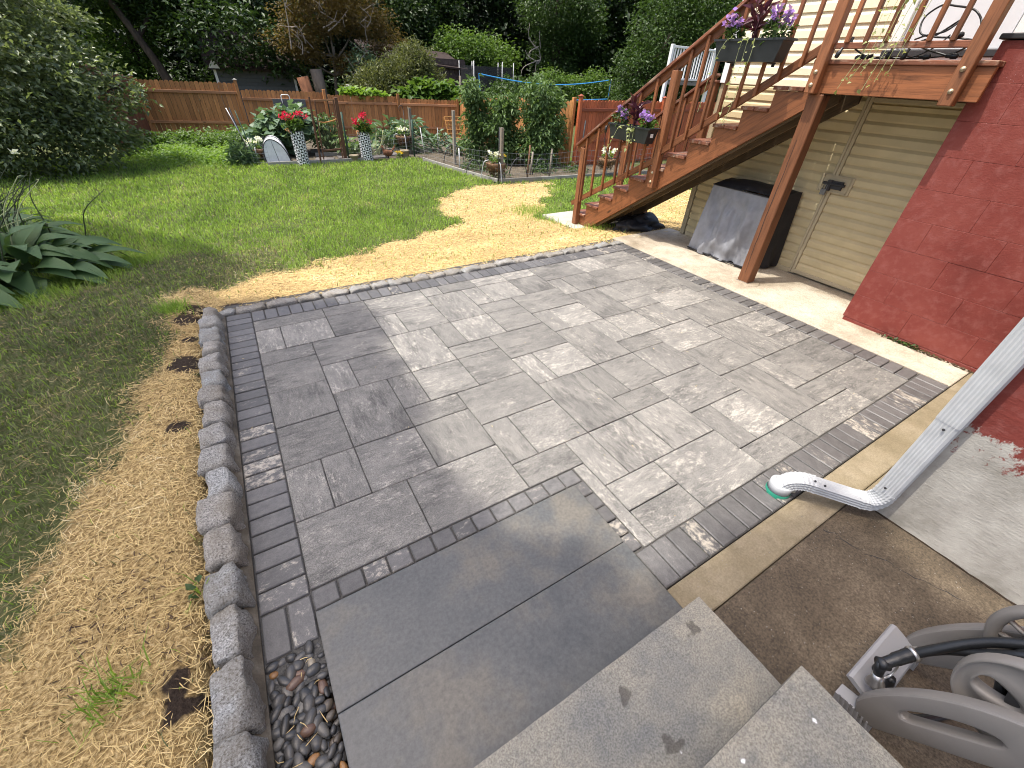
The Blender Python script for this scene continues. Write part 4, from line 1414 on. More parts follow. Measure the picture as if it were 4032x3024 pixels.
# ------------------------------------------------------------------ flower boxes hung on the stair rail
def flower_box(loc, L, dp, h, label):
    b = thing('flower_box', label, 'flower box', loc, 'flower boxes on the stair railing')
    x, y, z = loc
    m = MB()
    def ring(sx, sy, zz): return [(x - sx / 2, y - sy / 2, zz), (x + sx / 2, y - sy / 2, zz), (x + sx / 2, y + sy / 2, zz), (x - sx / 2, y + sy / 2, zz)]
    rs = [ring(dp * .78, L * .86, z), ring(dp * .97, L * .97, z + h * .90), ring(dp * 1.05, L * 1.03, z + h * .90), ring(dp * 1.05, L * 1.03, z + h), ring(dp * .95, L * .96, z + h), ring(dp * .93, L * .94, z + h * .82)]
    V = [p for r in rs for p in r]; F = [(3, 2, 1, 0)]
    for i in range(len(rs) - 1):
        for k in range(4): F.append((i * 4 + k, i * 4 + (k + 1) % 4, i * 4 + 4 + (k + 1) % 4, i * 4 + 4 + k))
    m.add(V, F)
    link('tub', m.mesh('tub'), MAT['black_pl'], b)
    m = MB(); m.add(ring(dp * .93, L * .94, z + h * .83), [(0, 1, 2, 3)]); link('potting_soil', m.mesh('soil', fix=False), MAT['soil'], b)
    m = MB()
    for s in (-.3, .3): m.box((x + dp * .52, y + s * L, z + h * .55), (.012, .03, h * 1.5)); m.box((x + dp * .3, y + s * L, z - .006), (dp * .6, .03, .01))
    link('bracket', m.mesh('bracket'), MAT['iron'], b)
    return b
fb1 = flower_box((4.90, 4.87, 1.30), .79, .19, .185, 'black flower box on the lower stair railing, a small white tag on its end')
link('tag', bevbox(.05, .003, .045, 0), MAT['white'], fb1, T3(4.88, 4.484, 1.40))
fb2 = flower_box((4.90, 3.42, 2.185), .78, .19, .185, 'black flower box on the upper stair railing in front of cream siding')

def burgundy_plant(c, h, label, n=46):
    t_ = thing('burgundy_plant', label, 'plant', c)
    P, N_ = [], []
    m = MB()
    for s in range(5):
        a = s * 1.26; rr = .05
        p0 = Vector(c); p1 = p0 + Vector((rr * math.cos(a), rr * math.sin(a) * 1.6, h * (.75 + .25 * (s % 3) / 2)))
        m.tube([p0, p0.lerp(p1, .5) + Vector((0, 0, .02)), p1], [.006, .005, .003], 5)
        for k in range(n // 5):
            u = .3 + .7 * k / (n // 5)
            P.append(p0.lerp(p1, u)); aa = rng.uniform(0, 6.28); N_.append((math.cos(aa), math.sin(aa), .5 + .9 * u))
    link('stem', m.mesh('stem'), MAT['l_burg'], t_)
    lm = leafmesh('leaf', np.array([tuple(p) for p in P]), .135, .34, .3, np.array(N_) * 1.6, .15)
    link('leaves', lm, MAT['l_burg'], t_)
def flower_clump(c, r, nleaf, nflower, label, leaf='l_mid', petal='f_purple', leafsize=.05, fs=.062, name='petunia', cat='flowers', top=None, nstem=8):
    t_ = thing(name, label, cat, c)
    c = Vector(c)
    P, O = clump_points([((c.x, c.y, c.z + r[2] * .75), r)], max(8, nleaf // 8), 8, .025, (.3, 1))
    link('leaves', leafmesh('leaves', P, leafsize, .5, .5, O), MAT[leaf], t_)
    m = MB()
    fl = []
    for i in range(nflower):
        a = rng.uniform(0, 6.28); q = rng.uniform(.45, 1.05)
        p = Vector((c.x + r[0] * q * math.cos(a), c.y + r[1] * q * math.sin(a), c.z + r[2] * (1.1 + rng.uniform(.1, .8))))
        m.tube([(c.x + .3 * r[0] * math.cos(a), c.y + .3 * r[1] * math.sin(a), c.z), p], .0025, 4, False)
        fl.append(p)
    link('stems', m.mesh('stems'), MAT['stem'], t_)
    for p in fl:
        k = 9
        Q = np.repeat(np.array([tuple(p)]), k, 0) + rng.normal(size=(k, 3)) * fs * .18
        link('flower', leafmesh('flower', Q, fs * .8, .95, .2, unit(rng.normal(size=(k, 3))), .0, .2, .1), MAT[petal], t_)
    return t_
def trailing_vine(pts_list, label, leafsize=.04, mat='l_vine', name='trailing_vine', per=9):
    t_ = thing(name, label, 'vine', pts_list[0][0])
    m = MB(); P = []
    for pts in pts_list:
        pa = rpath(pts, 6); m.tube(pa, .0022, 4, False)
        L = len(pa)
        for k in range(per):
            P.append(tuple(pa[int(L * (k + .5) / per)] + Vector(rng.normal(size=3) * .012)))
    link('stems', m.mesh('stems'), MAT['stem_pale'], t_)
    link('leaves', leafmesh('leaves', np.array(P), leafsize, .75, .2, None, .5), MAT[mat], t_)
z1 = 1.455
burgundy_plant((4.90, 4.86, z1), .33, 'dark burgundy plant in the middle of the lower flower box')
flower_clump((4.89, 5.11, z1), (.08, .11, .11), 150, 7, 'purple flowers at the far end of the lower flower box')
flower_clump((4.89, 4.62, z1), (.08, .12, .10), 150, 8, 'purple flowers at the near end of the lower flower box', 'l_bright')
trailing_vine([[(4.86, 4.80, z1), (4.79, 4.79, 1.47), (4.77, 4.78, 1.38), (4.775, 4.78, 1.25)], [(4.86, 4.76, z1), (4.79, 4.74, 1.46), (4.78, 4.73, 1.36), (4.78, 4.74, 1.28)], [(4.86, 4.82, z1), (4.78, 4.84, 1.48), (4.765, 4.83, 1.40), (4.77, 4.80, 1.20)], [(4.86, 4.9, z1), (4.76, 4.98, 1.47), (4.75, 5.06, 1.35), (4.76, 5.14, 1.22), (4.76, 5.22, 1.16)]], 'pale green vine trailing over the lower flower box', .05)
z2 = 2.34
burgundy_plant((4.90, 3.44, z2), .33, 'dark burgundy plant in the middle of the upper flower box')
flower_clump((4.89, 3.68, z2), (.08, .10, .12), 150, 7, 'purple flowers at the far end of the upper flower box')
flower_clump((4.89, 3.20, z2), (.08, .13, .12), 190, 11, 'purple flowers at the near end of the upper flower box')
trailing_vine([[(4.85, 3.45, z2), (4.78, 3.46, 2.36), (4.775, 3.47, 2.2), (4.78, 3.46, 1.95), (4.78, 3.47, 1.70)], [(4.85, 3.40, z2), (4.78, 3.40, 2.36), (4.775, 3.40, 2.22), (4.78, 3.41, 2.02)], [(4.85, 3.52, z2), (4.78, 3.62, 2.37), (4.77, 3.70, 2.25), (4.77, 3.74, 2.05), (4.77, 3.77, 1.72)], [(4.85, 3.36, z2), (4.78, 3.33, 2.36), (4.775, 3.32, 2.24), (4.78, 3.36, 1.9), (4.77, 3.40, 1.62)]], 'pale green vine trailing from the upper flower box', .04, per=8)
trailing_vine([[(5.06, 2.02 + .05 * i, 2.95 - .1 * (i % 2)), (5.0, 2.06 + .06 * i, 2.6), (4.99, 2.10 + .055 * i, 2.32), (5.0, 2.13 + .07 * i, 2.12 - .06 * (i % 3))] for i in range(6)], 'yellow green vine hanging through the upper deck railing', .035, per=16)

# ------------------------------------------------------------------ string light cable on the deck
cb = thing('string_light_cable', 'tangled black string light cable with sockets lying on the deck boards', 'cable', (5.2, 2.0, 2.22))
m = MB()
m.tube(rpath([(5.12, 2.62, 2.46), (5.10, 2.60, 2.36), (5.12, 2.50, 2.28), (5.16, 2.38, 2.235), (5.2, 2.2, 2.232), (5.2, 2.0, 2.235), (5.17, 1.86, 2.25), (5.15, 1.74, 2.30), (5.16, 1.72, 2.42), (5.2, 1.82, 2.52), (5.24, 1.98, 2.56), (5.26, 2.08, 2.57), (5.26, 2.16, 2.50), (5.22, 2.12, 2.40), (5.2, 2.0, 2.37), (5.2, 1.85, 2.36), (5.2, 1.7, 2.34)], 8), .007, 6)
m.tube(rpath([(5.25, 2.15, 2.36), (5.18, 2.05, 2.38), (5.14, 1.92, 2.40), (5.18, 1.86, 2.48), (5.25, 1.92, 2.46), (5.25, 2.02, 2.38), (5.2, 2.1, 2.33), (5.16, 2.0, 2.29), (5.14, 1.88, 2.26), (5.14, 1.78, 2.235)], 8), .007, 6)
m.tube(rpath([(5.2, 2.44, 2.235), (5.16, 2.3, 2.24), (5.18, 2.1, 2.235), (5.16, 1.95, 2.3), (5.2, 1.9, 2.38)], 8), .006, 6)
link('cable', m.mesh('cable', True), MAT['black_rub'], cb)
for p, d in (((5.06, 2.62, 2.27), (0, .4, -1)), ((5.14, 2.46, 2.235), (0, 1, -.1)), ((5.14, 2.40, 2.24), (0, 1, -.3)), ((5.14, 2.24, 2.27), (0, .2, -1)), ((5.14, 2.12, 2.26), (0, .3, -1)), ((5.14, 1.98, 2.24), (.2, -1, .1)), ((5.14, 1.80, 2.245), (.2, -1, 0)), ((5.13, 1.83, 2.36), (0, -1, .5)), ((5.10, 2.58, 2.345), (0, .2, -1))):
    d = Vector(d).normalized(); p = Vector(p)
    m = MB(); m.tube([p - d * .035, p - d * .005, p, p + d * .035, p + d * .045], [.012, .014, .021, .020, .012], 10)
    link('socket', m.mesh('socket', True), MAT['black_rub'], cb)
cb2 = thing('string_light_cable', 'thin black cable with one socket looped under the lower end of the stair rail', 'cable', (5.0, 5.5, 1.3))
m = MB(); m.tube(rpath([(4.99, 5.45, 1.47), (4.98, 5.50, 1.35), (4.98, 5.46, 1.15), (4.98, 5.32, 1.03), (4.98, 5.18, 1.03), (4.98, 5.12, 1.12)], 8), .006, 6); link('cable', m.mesh('cable', True), MAT['black_rub'], cb2)
m = MB(); m.tube([(4.97, 5.49, 1.42), (4.97, 5.49, 1.38), (4.97, 5.49, 1.33)], [.012, .02, .018], 10); link('socket', m.mesh('socket', True), MAT['black_rub'], cb2)

# ------------------------------------------------------------------ fences
def picket_mesh(h, w_, th=.018):
    k = ('pk', round(h, 2), round(w_, 3))
    if k in _bx: return _bx[k]
    m = MB()
    m.prism([(0, -w_ / 2), (h - .035, -w_ / 2), (h, -w_ / 2 + .03), (h, w_ / 2 - .03), (h - .035, w_ / 2), (0, w_ / 2)], -th / 2, th / 2, 2)
    _bx[k] = m.mesh('picket')
    return _bx[k]


def fence_run(root, p0, p1, top0, top1, zb, mat, rmat, side, fr=(.16, .68, .93), post=True, cap=False, postmat=None, first=True):
    p0, p1 = Vector((*p0, 0)), Vector((*p1, 0))
    d = (p1 - p0); L = d.length; d.normalize()
    nrm = Vector((-d.y, d.x, 0)) * side
    n = max(1, round(L / .146)); pit = L / n
    for i in range(n):
        u = (i + .5) / n
        p = p0 + d * (L * u)
        top = top0 + (top1 - top0) * u + rnd.uniform(-.012, .012)
        h = round((top - zb) / .06) * .06
        me = picket_mesh(h, pit - .010)
        kk = (me.name, mat.name)
        if kk not in _mm:
            q = me if not me.materials else me.copy()
            q.materials.clear(); q.materials.append(mat); _mm[kk] = q
        M = Matrix((Vector((0, 0, 1)), d, Vector((0, 0, 1)).cross(d))).transposed().to_4x4()
        M.translation = Vector((p.x, p.y, top - h))
        link('picket', _mm[kk], None, root, M)
    h = (top0 + top1) / 2 - zb
    for f_ in fr:
        a = p0 + nrm * .035; b_ = p1 + nrm * .035
        beam('rail', (a.x, a.y, top0 - f_ * h), (b_.x, b_.y, top1 - f_ * h), .04, .085, rmat, root)
    if post:
        for q, tp in ([(p0, top0)] if first else []) + [(p1, top1)]:
            q = q + nrm * .05
            o = beam('post', (q.x, q.y, zb - .05), (q.x, q.y, tp + .09), .10, .10, postmat or mat, root, up=(1, 0, 0))
            if cap:
                m = MB(); m.box((0, 0, .008), (.15, .15, .016)); m.add([(-.06, -.06, .016), (.06, -.06, .016), (.06, .06, .016), (-.06, .06, .016), (0, 0, .06)], [(0, 1, 4), (1, 2, 4), (2, 3, 4), (3, 0, 4)])
                link('post_cap', m.mesh('cap'), MAT['timber_grey'] if cap == 2 else rmat, o, T3(q.x, q.y, tp + .09))


f1 = thing('wooden_fence', 'long brown dog-eared wooden fence stepping down behind the vegetable garden', 'fence', (3, 21, -.4))
fence_run(f1, (-2.1, 21.6), (.95, 21.3), 1.29, 1.27, -.5, MAT['fence'], MAT['fence_rail'], -1, (.17, .69), cap=2)
fence_run(f1, (1.02, 21.2), (3.88, 20.8), 1.08, 1.08, -.5, MAT['fence'], MAT['fence_rail'], -1, (.18, .72), first=False)
fence_run(f1, (3.93, 20.5), (6.70, 20.4), 1.01, 1.00, -.5, MAT['fence'], MAT['fence_rail'], -1, (.17, .72), first=False)
fence_run(f1, (6.75, 20.3), (9.15, 19.8), .94, .93, -.5, MAT['fence'], MAT['fence_rail'], -1, (.14, .72), first=False)
f2 = thing('wooden_fence', 'brown fence with pale weathered rails behind the tall tomato plants', 'fence', (9.4, 15, -.4))
fence_run(f2, (9.2, 19.6), (9.32, 16.6), 1.05, 1.18, -.45, MAT['fence_gold'], MAT['fence_rail_pale'], 1, (.14, .62, .97))
fence_run(f2, (9.32, 16.5), (9.45, 12.1), 1.25, 1.38, -.42, MAT['fence_gold'], MAT['fence_rail_pale'], 1, (.14, .62, .97), first=False)
f3 = thing('wooden_fence', 'reddish stained wooden fence with a capped post behind the stair railing', 'fence', (12, 12, -.4))
fence_run(f3, (9.55, 11.9), (13.2, 11.95), 1.42, 1.42, -.38, MAT['fence_red'], MAT['fence_red_rail'], -1, (.14, .60, .93), cap=1)
fence_run(f3, (13.2, 11.95), (17.5, 12.1), 1.42, 1.42, -.38, MAT['fence_red'], MAT['fence_red_rail'], -1, (.14, .60, .93), first=False)
f4 = thing('wooden_fence', 'dark reddish side fence half hidden behind the big leafy shrub', 'fence', (-2.5, 19, -.4))
fence_run(f4, (-2.15, 21.5), (-2.62, 17.6), 1.35, 1.72, -.45, MAT['fence_dark'], MAT['fence_dark'], -1, (.16, .66), first=False)

# ------------------------------------------------------------------ garden
def gz(x, y): return tz(x, y) + .01


def pole(name, label, cat, p0, p1, r, mat, seg=8, flat=False, group=None):
    m = MB()
    p0, p1 = Vector(p0), Vector(p1)
    o = Vector(p0)
    if flat:
        M, L = axes(p0, p1, (1, 0, 0)); return link(name, bevbox(L, r * 2, r * 1.4, .004), mat, None, M, label, cat, group)
    m.tube([Vector((0, 0, 0)), p1 - o], r, seg)
    return link(name, m.mesh(name, True), mat, None, T3(*o), label, cat, group)


# gate
gt_ = thing('garden_gate', 'narrow leaning wooden gate frame with wire screen at the vegetable garden', 'gate', (2.7, 14.75, -.4))
SW = MAT['screen_wood']
gl0, gl1 = Vector((2.29, 14.72, -.44)), Vector((2.33, 14.70, 1.23))
gr0, gr1 = Vector((3.03, 14.80, -.44)), Vector((3.05, 14.78, 1.22))
beam('post', gl0, gl1, .05, .05, SW, gt_, up=(1, 0, 0)); beam('post', gr0, gr1, .085, .085, SW, gt_, up=(1, 0, 0))
beam('stile', (2.38, 14.72, -.40), (2.46, 14.70, 1.16), .05, .03, SW, gt_, up=(1, 0, 0)); beam('stile', (2.95, 14.79, -.38), (2.97, 14.76, 1.18), .045, .03, SW, gt_, up=(1, 0, 0))
beam('gate_rail', (2.44, 14.70, 1.155), (2.98, 14.76, 1.165), .03, .05, MAT['fence_rail'], gt_)
beam('gate_rail', (2.40, 14.72, -.08), (2.96, 14.78, -.06), .03, .05, SW, gt_)
m = MB(); m.tube(rpath([(2.44, 14.69, .66), (2.6, 14.70, .63), (2.8, 14.73, .66), (2.97, 14.75, .71)], 5), .016, 6); link('cross_rope', m.mesh('rope', True), MAT['trellis'], gt_)
m = MB(); m.add([(2.42, 14.715, -.08), (2.95, 14.775, -.07), (2.96, 14.765, 1.14), (2.46, 14.705, 1.14)], [(0, 1, 2, 3)]); link('screen', m.mesh('screen', fix=False), MAT['net_screen'], gt_)

# planters
def tall_planter(x, y, h, r, label):
    z = tz(x, y)
    t_ = thing('tall_planter', label, 'planter', (x, y, z), 'patterned planters by the garden gate')
    nc, nr_ = 10, 8
    V = []; F = []; mi = []
    def P(a, k): 
        rr = r * (.93 + .08 * k / nr_)
        return (x + rr * math.cos(a), y + rr * math.sin(a), z + h * k / nr_)
    for i in range(nc):
        for k in range(nr_):
            a0, a1 = 2 * math.pi * i / nc, 2 * math.pi * (i + 1) / nc
            b = len(V); V += [P(a0, k), P(a1, k), P(a1, k + 1), P(a0, k + 1), P((a0 + a1) / 2, k + .5)]
            par = (i + k) % 2
            for q in range(4):
                F.append((b + q, b + (q + 1) % 4, b + 4)); mi.append(1 if q % 2 == par else 0)
    m = MB(); m.add(V, F); m.mi = mi
    link('body', m.mesh('planter', True, True, [MAT['pl_white'], MAT['pl_black']]), None, t_)
    m = MB(); m.lathe([(r * 1.005, h - .02), (r * 1.03, h), (r * .93, h), (r * .93, h - .06), (0, h - .06)], 24, (x, y, z)); link('rim', m.mesh('rim', True), MAT['black_pl'], t_)
    return z + h
za = tall_planter(1.80, 14.62, .87, .175, 'tall black and white triangle patterned planter nearer the white tunnel')
zb = tall_planter(3.67, 14.74, .80, .18, 'tall black and white triangle patterned planter right of the gate')
def geranium(x, y, z, r, label, heads, extra=None):
    t_ = thing('geranium', label, 'flowers', (x, y, z))
    P, O = clump_points([((x, y, z + r * .45), (r, r, r * .75))], 40, 9, .04, (.4, 1))
    link('leaves', leafmesh('leaves', P, .075, .9, .6, O), MAT['l_bright'], t_)
    for dx, dz in heads:
        k = 26
        p = np.array([x + dx, y - .08 + rng.uniform(-.08, .05), z + dz])
        m = MB(); m.tube([(x + dx * .4, y, z + .05), tuple(p)], .006, 4, False); link('stem', m.mesh('stem'), MAT['stem'], t_)
        Q = p + rng.normal(size=(k, 3)) * .026
        link('flower', leafmesh('flower', Q, .055, .95, .2, unit(Q - p), 0, .2, .1), MAT['f_red'], t_)
    Q = np.array([x - r * .9, y - .12, z + .01]) + rng.normal(size=(14, 3)) * .025
    link('flower', leafmesh('flower', Q, .05, .9, .3, None, 0, .2, .1), MAT['f_peach'], t_)
    if extra:
        Q = np.array([x + .06, y - .1, z + .10]) + rng.normal(size=(20, 3)) * .05
        link('flower', leafmesh('flower', Q, .05, .8, .3, None, 0, .2, .1), MAT['f_yellow'], t_)
geranium(1.80, 14.62, za, .25, 'crimson geranium in the patterned planter beside the white tunnel', [(-.28, .30), (-.20, .38), (-.16, .30), (-.06, .33), (.12, .38), (.18, .38), (.30, .31)])
geranium(3.67, 14.74, zb, .22, 'crimson geranium in the patterned planter right of the gate', [(-.22, .28), (-.20, .22), (.0, .42), (.06, .44), (-.03, .38), (.20, .25)], True)

# white tunnel with black hoops
tn = thing('garden_tunnel', 'small white fabric garden tunnel with black hoops left of the planters', 'cloche', (1.2, 15, -.4))
z = tz(1.2, 15) + .01
def arch(w_, h, n=16): return [(w_ * math.cos(a) , h * math.sin(a) ** .8) for a in [math.pi * i / n for i in range(n + 1)]]
V = []; F = []
secs = [(14.86, .32, .62, .10), (15.15, .33, .66, .04), (15.55, .33, .64, .0), (15.95, .30, .5, 0)]
for (y, w_, h, dx) in secs:
    for a, b_ in arch(w_, h): V.append((1.2 + a - dx * b_ / .6 * 1.0, y + .1 * b_, z + b_))
k = 17
for j in range(3):
    for i in range(16): F.append((j * k + i, j * k + i + 1, (j + 1) * k + i + 1, (j + 1) * k + i))
F.append(tuple(range(k)))
m = MB(); m.add(V, F); link('fleece', m.mesh('fleece', False), MAT['tunnel'], tn)
for j in (0, 1, 2):
    m = MB(); m.tube(V[j * k:(j + 1) * k], .014, 6, False); link('hoop', m.mesh('hoop', True), MAT['iron'], tn)
m = MB(); m.tube([V[0], V[16]], .012, 6); m.tube([(1.2, 14.85, z), (1.12, 14.92, z + .58)], .006, 5); link('front_bar', m.mesh('bar'), MAT['iron'], tn)

# timber edging of the beds
te = thing('timber_edging', 'grey weathered timber boards edging the vegetable bed at the lawn', 'edging', (6, 11, -.35))
for a, b_ in (((.87, 14.66), (2.25, 14.64)), ((2.3, 14.64), (3.85, 14.68)), ((5.30, 14.2), (5.42, 13.3)), ((5.42, 13.3), (5.62, 11.8)), ((5.62, 11.78), (5.83, 10.26)), ((5.84, 10.24), (7.1, 10.12)), ((7.1, 10.12), (8.4, 10.0)), ((8.4, 10.0), (10.9, 9.78))):
    beam('board', (*a, tz(*a) + .05), (*b_, tz(*b_) + .05), .045, .12, MAT['timber_grey'], te)
te2 = thing('raised_bed', 'low grey timber bed frame with seedlings seen through the gate', 'garden bed', (2.7, 16, -.4))
beam('board', (2.35, 15.9, -.36), (3.15, 15.85, -.36), .05, .14, MAT['timber_grey'], te2); beam('board', (2.35, 16.7, -.36), (3.15, 16.65, -.36), .05, .14, MAT['timber_grey'], te2)
beam('board', (3.15, 15.85, -.36), (3.17, 16.65, -.36), .05, .14, MAT['timber_grey'], te2)
for i in range(13):
    x = 3.45 + i * .225
    y = 16.2 - .02 * i
    link('edging_block', bevbox(.19, .11, .16, .012), MAT['edging_block'], None, T3(x, y, -.36 + rnd.uniform(-.01, .02)) @ Matrix.Rotation(rnd.uniform(-.15, .15), 4, 'Z'), 'grey concrete block in the row edging the cabbage bed', 'edging block', 'concrete blocks edging the bed')
for i, (x, y, s, lb) in enumerate(((2.5, 15.2, .42, 'dark slate flagstone just inside the gate'), (3.2, 15.45, .40, 'dark slate flagstone behind the gate post'), (4.1, 15.2, .44, 'dark slate flagstone beside the planter right of the gate'), (4.75, 15.6, .40, 'dark slate flagstone near the rust brown hen'))):
    link('flagstone', bevbox(s * 1.3, s, .04, .008), MAT['slate'], None, T3(x, y, tz(x, y) + .04) @ Matrix.Rotation(.2 * i - .3, 4, 'Z'), lb, 'flagstone')

# pots, hen, baskets
def pot(x, y, h, r, label):
    z = gz(x, y); m = MB()
    m.lathe([(r * .8, 0), (r, h * .85), (r * 1.1, h * .85), (r * 1.1, h), (r * .92, h), (r * .85, h * .6), (0, h * .6)], 20)
    return link('clay_pot', m.mesh('pot', True), MAT['clay'], None, T3(x, y, z), label, 'pot')
pot(3.27, 14.72, .18, .13, 'empty pale clay pot between gate post and planter')
pot(5.03, 15.15, .2, .14, 'pale clay pot with yellow flowers at the end of the flagstones')
flower_clump((4.82, 15.05, -.36), (.14, .10, .06), 60, 6, 'low yellow flowers by the clay pot and hen', 'l_bright', 'f_yellow', .06, .07, 'yellow_flowers')
hn = thing('hen_ornament', 'rust brown hen figure standing on flagstones right of the planter', 'ornament', (4.42, 15.06, -.4))
z = gz(4.42, 15.06)
m = MB(); prof = []
m.tube(rpath([(4.28, 15.06, z + .30), (4.31, 15.06, z + .24), (4.36, 15.06, z + .17), (4.45, 15.06, z + .14), (4.54, 15.06, z + .16), (4.60, 15.06, z + .22)], 4), [.018, .024, .03, .034, .04, .05, .065, .078, .09, .098, .10, .10, .098, .092, .085, .076, .066, .056, .046, .03, .015], 10)
link('body', m.mesh('body', True), MAT['logred'], hn)
m = MB(); m.tube([(4.28, 15.06, z + .29), (4.275, 15.06, z + .32), (4.27, 15.06, z + .335)], [.03, .032, .014], 8); m.box((4.275, 15.06, z + .355), (.05, .012, .03)); m.add([(4.245, 15.05, z + .315), (4.245, 15.07, z + .315), (4.215, 15.06, z + .305), (4.245, 15.06, z + .33)], [(0, 1, 2), (0, 2, 3), (1, 3, 2)])
link('head', m.mesh('head', True), MAT['logred'], hn)
m = MB()
for i in range(5): m.prism([(0, 0), (.10, .07 + .02 * i), (.13, .12 + .02 * i), (.02, .05)], -.01 + .012 * (i - 2), .0 + .012 * (i - 2), 1)
me = m.mesh('tail'); link('tail', me, MAT['logred'], hn, T3(4.56, 15.06, z + .18))
m = MB(); m.tube([(4.42, 15.03, z), (4.43, 15.03, z + .08)], .012, 6); m.tube([(4.46, 15.09, z), (4.45, 15.09, z + .08)], .012, 6); link('legs', m.mesh('legs'), MAT['iron'], hn)

def coir_basket(x, y, zc, r, label, flabel, petal, stand=True, yellow=False):
    t_ = thing('coir_basket', label, 'basket', (x, y, gz(x, y)), 'coconut fibre baskets in the garden')
    V = []; F = []
    n = 22
    prof = [(0, -r * .75), (r * .5, -r * .66), (r * .85, -r * .4), (r, -.03), (r * 1.06, .02), (r * .9, .03), (r * .8, -.02), (0, -.03)]
    m = MB(); m.lathe(prof, n, (x, y, zc))
    m.v = [tuple(Vector(p) + noise.noise_vector(Vector(p) * 14) * .03 * (1 if p[2] < zc else .4)) for p in m.v]
    link('liner', m.mesh('liner', True), MAT['coir'], t_)
    fib = clump_points([((x, y, zc - r * .35), (r, r, r * .5))], 40, 6, .03, (.95, 1.05), low=-.9)[0]
    link('fibres', leafmesh('fibres', fib, .08, .12, .1, None, .8), MAT['coir'], t_, kind='stuff')
    m = MB()
    if stand:
        for a in (0.4, 2.5, 4.6):
            dx, dy = math.cos(a), math.sin(a)
            m.tube(rpath([(x + dx * r * .75, y + dy * r * .75, zc + .08), (x + dx * r * 1.25, y + dy * r * 1.25, zc + .02), (x + dx * r * 1.5, y + dy * r * 1.5, zc - .25), (x + dx * r * 1.65, y + dy * r * 1.65, gz(x, y))], 5), .013, 6)
    else:
        m.tube([(x, y, gz(x, y)), (x, y, zc - r * .6)], .025, 8)
    link('stand', m.mesh('stand', True), MAT['gutter'], t_)
    flower_clump((x, y, zc), (r * .85, r * .85, r * .6), 90, 22, flabel, 'l_lime', petal, .06, .06, 'potted_flowers')
    if yellow: flower_clump((x + r * .5, y - .05, zc + .06), (r * .4, r * .4, r * .35), 20, 10, 'small yellow flowers in the basket by the grey corner post', 'l_lime', 'f_yellow', .05, .055, 'potted_flowers')
coir_basket(5.95, 10.60, .06, .25, 'coconut fibre basket on a white stand at the corner of the bed', 'white flowers in the basket at the corner of the bed', 'f_white', True, True)
coir_basket(5.26, 15.85, .10, .24, 'coconut fibre basket beside the cabbages behind the wire fence', 'pale flowers in the basket beside the cabbages', 'f_white')
coir_basket(9.26, 9.95, .12, .24, 'coconut fibre basket on a post seen through the stair balusters', 'white flowers in the basket seen through the stair balusters', 'f_white', False)
coir_basket(.72, 15.7, -.12, .26, 'coconut fibre basket low on the ground left of the white tunnel', 'white flowers in the low basket left of the tunnel', 'f_white')

# stakes and posts
pole('garden_stake', 'dark metal stake at the left end of the wire fence', 'stake', (.52, 15.5, -.42), (.36, 15.45, .92), .016, MAT['iron'])
pole('garden_stake', 'green metal stake leaning beside the left end of the wire fence', 'stake', (.62, 14.8, -.42), (.46, 14.85, .90), .014, MAT['green_post'])
pole('garden_stake', 'bright steel stake leaning at the left end of the wire fence', 'stake', (.56, 15.1, -.2), (.28, 15.2, .93), .014, MAT['steel'])
pole('garden_post', 'dark green metal post right of the garden gate', 'post', (3.17, 14.95, -.42), (3.16, 14.9, .87), .028, MAT['green_post'])
pole('garden_post', 'short green metal post at the corner of the wire fence', 'post', (5.32, 15.05, -.42), (5.31, 15.0, .66), .03, MAT['green_post'])
hk = pole('shepherd_hook', 'thin black hooked pole in front of the fence post', 'pole', (5.14, 15.1, -.42), (5.10, 15.1, .92), .010, MAT['iron'])
m = MB(); m.tube(rpath([(-.04, 0, 1.34), (-.06, 0, 1.43), (-.12, 0, 1.45), (-.17, 0, 1.40), (-.17, 0, 1.30)], 5), .010, 6); link('hook', m.mesh('hook', True), MAT['iron'], hk, T3(5.14, 15.1, -.42))
pole('wooden_post', 'grey wooden post behind the short green post', 'post', (5.55, 15.8, -.42), (5.55, 15.8, .92), .055, MAT['stake'], flat=True)
pole('wooden_post', 'grey wooden post in front of the orange trellis', 'post', (5.95, 13.2, -.40), (5.96, 13.2, 1.04), .05, MAT['stake'], flat=True)
pole('wooden_post', 'grey wooden post behind the basket at the bed corner', 'post', (6.05, 10.5, -.35), (6.05, 10.5, .88), .05, MAT['stake'], flat=True)
pole('garden_stake', 'thin dark iron stake at the front corner of the bed', 'stake', (5.82, 10.22, -.36), (5.83, 10.23, .92), .014, MAT['iron'])
pole('garden_stake', 'brown wooden stake in front of the right tomato plant', 'stake', (6.80, 10.36, -.35), (6.84, 10.36, .50), .024, MAT['stake_b'])
pole('garden_stake', 'pale grey wooden stake right of the tomato plants', 'stake', (7.48, 10.28, -.35), (7.50, 10.28, .40), .026, MAT['stake'])
pole('garden_stake', 'dark wooden stake under the right tomato plant', 'stake', (7.25, 10.9, -.35), (7.30, 10.9, .25), .026, MAT['stake'])
pole('garden_stake', 'thin white stake at the left side of the bed', 'stake', (5.77, 12.46, -.38), (5.76, 12.46, .18), .014, MAT['white'])
pole('garden_stake', 'thin white stake in front of the cabbages', 'stake', (5.75, 15.2, -.42), (5.65, 15.2, .42), .012, MAT['white'])
pole('garden_stake', 'slim grey stake beside the trellis', 'stake', (6.3, 15.3, -.42), (6.3, 15.3, .40), .012, MAT['wire'])
pole('metal_fence_post', 'black metal post against the capped red fence post', 'post', (9.0, 10.9, -.36), (9.05, 10.9, .98), .020, MAT['iron'])
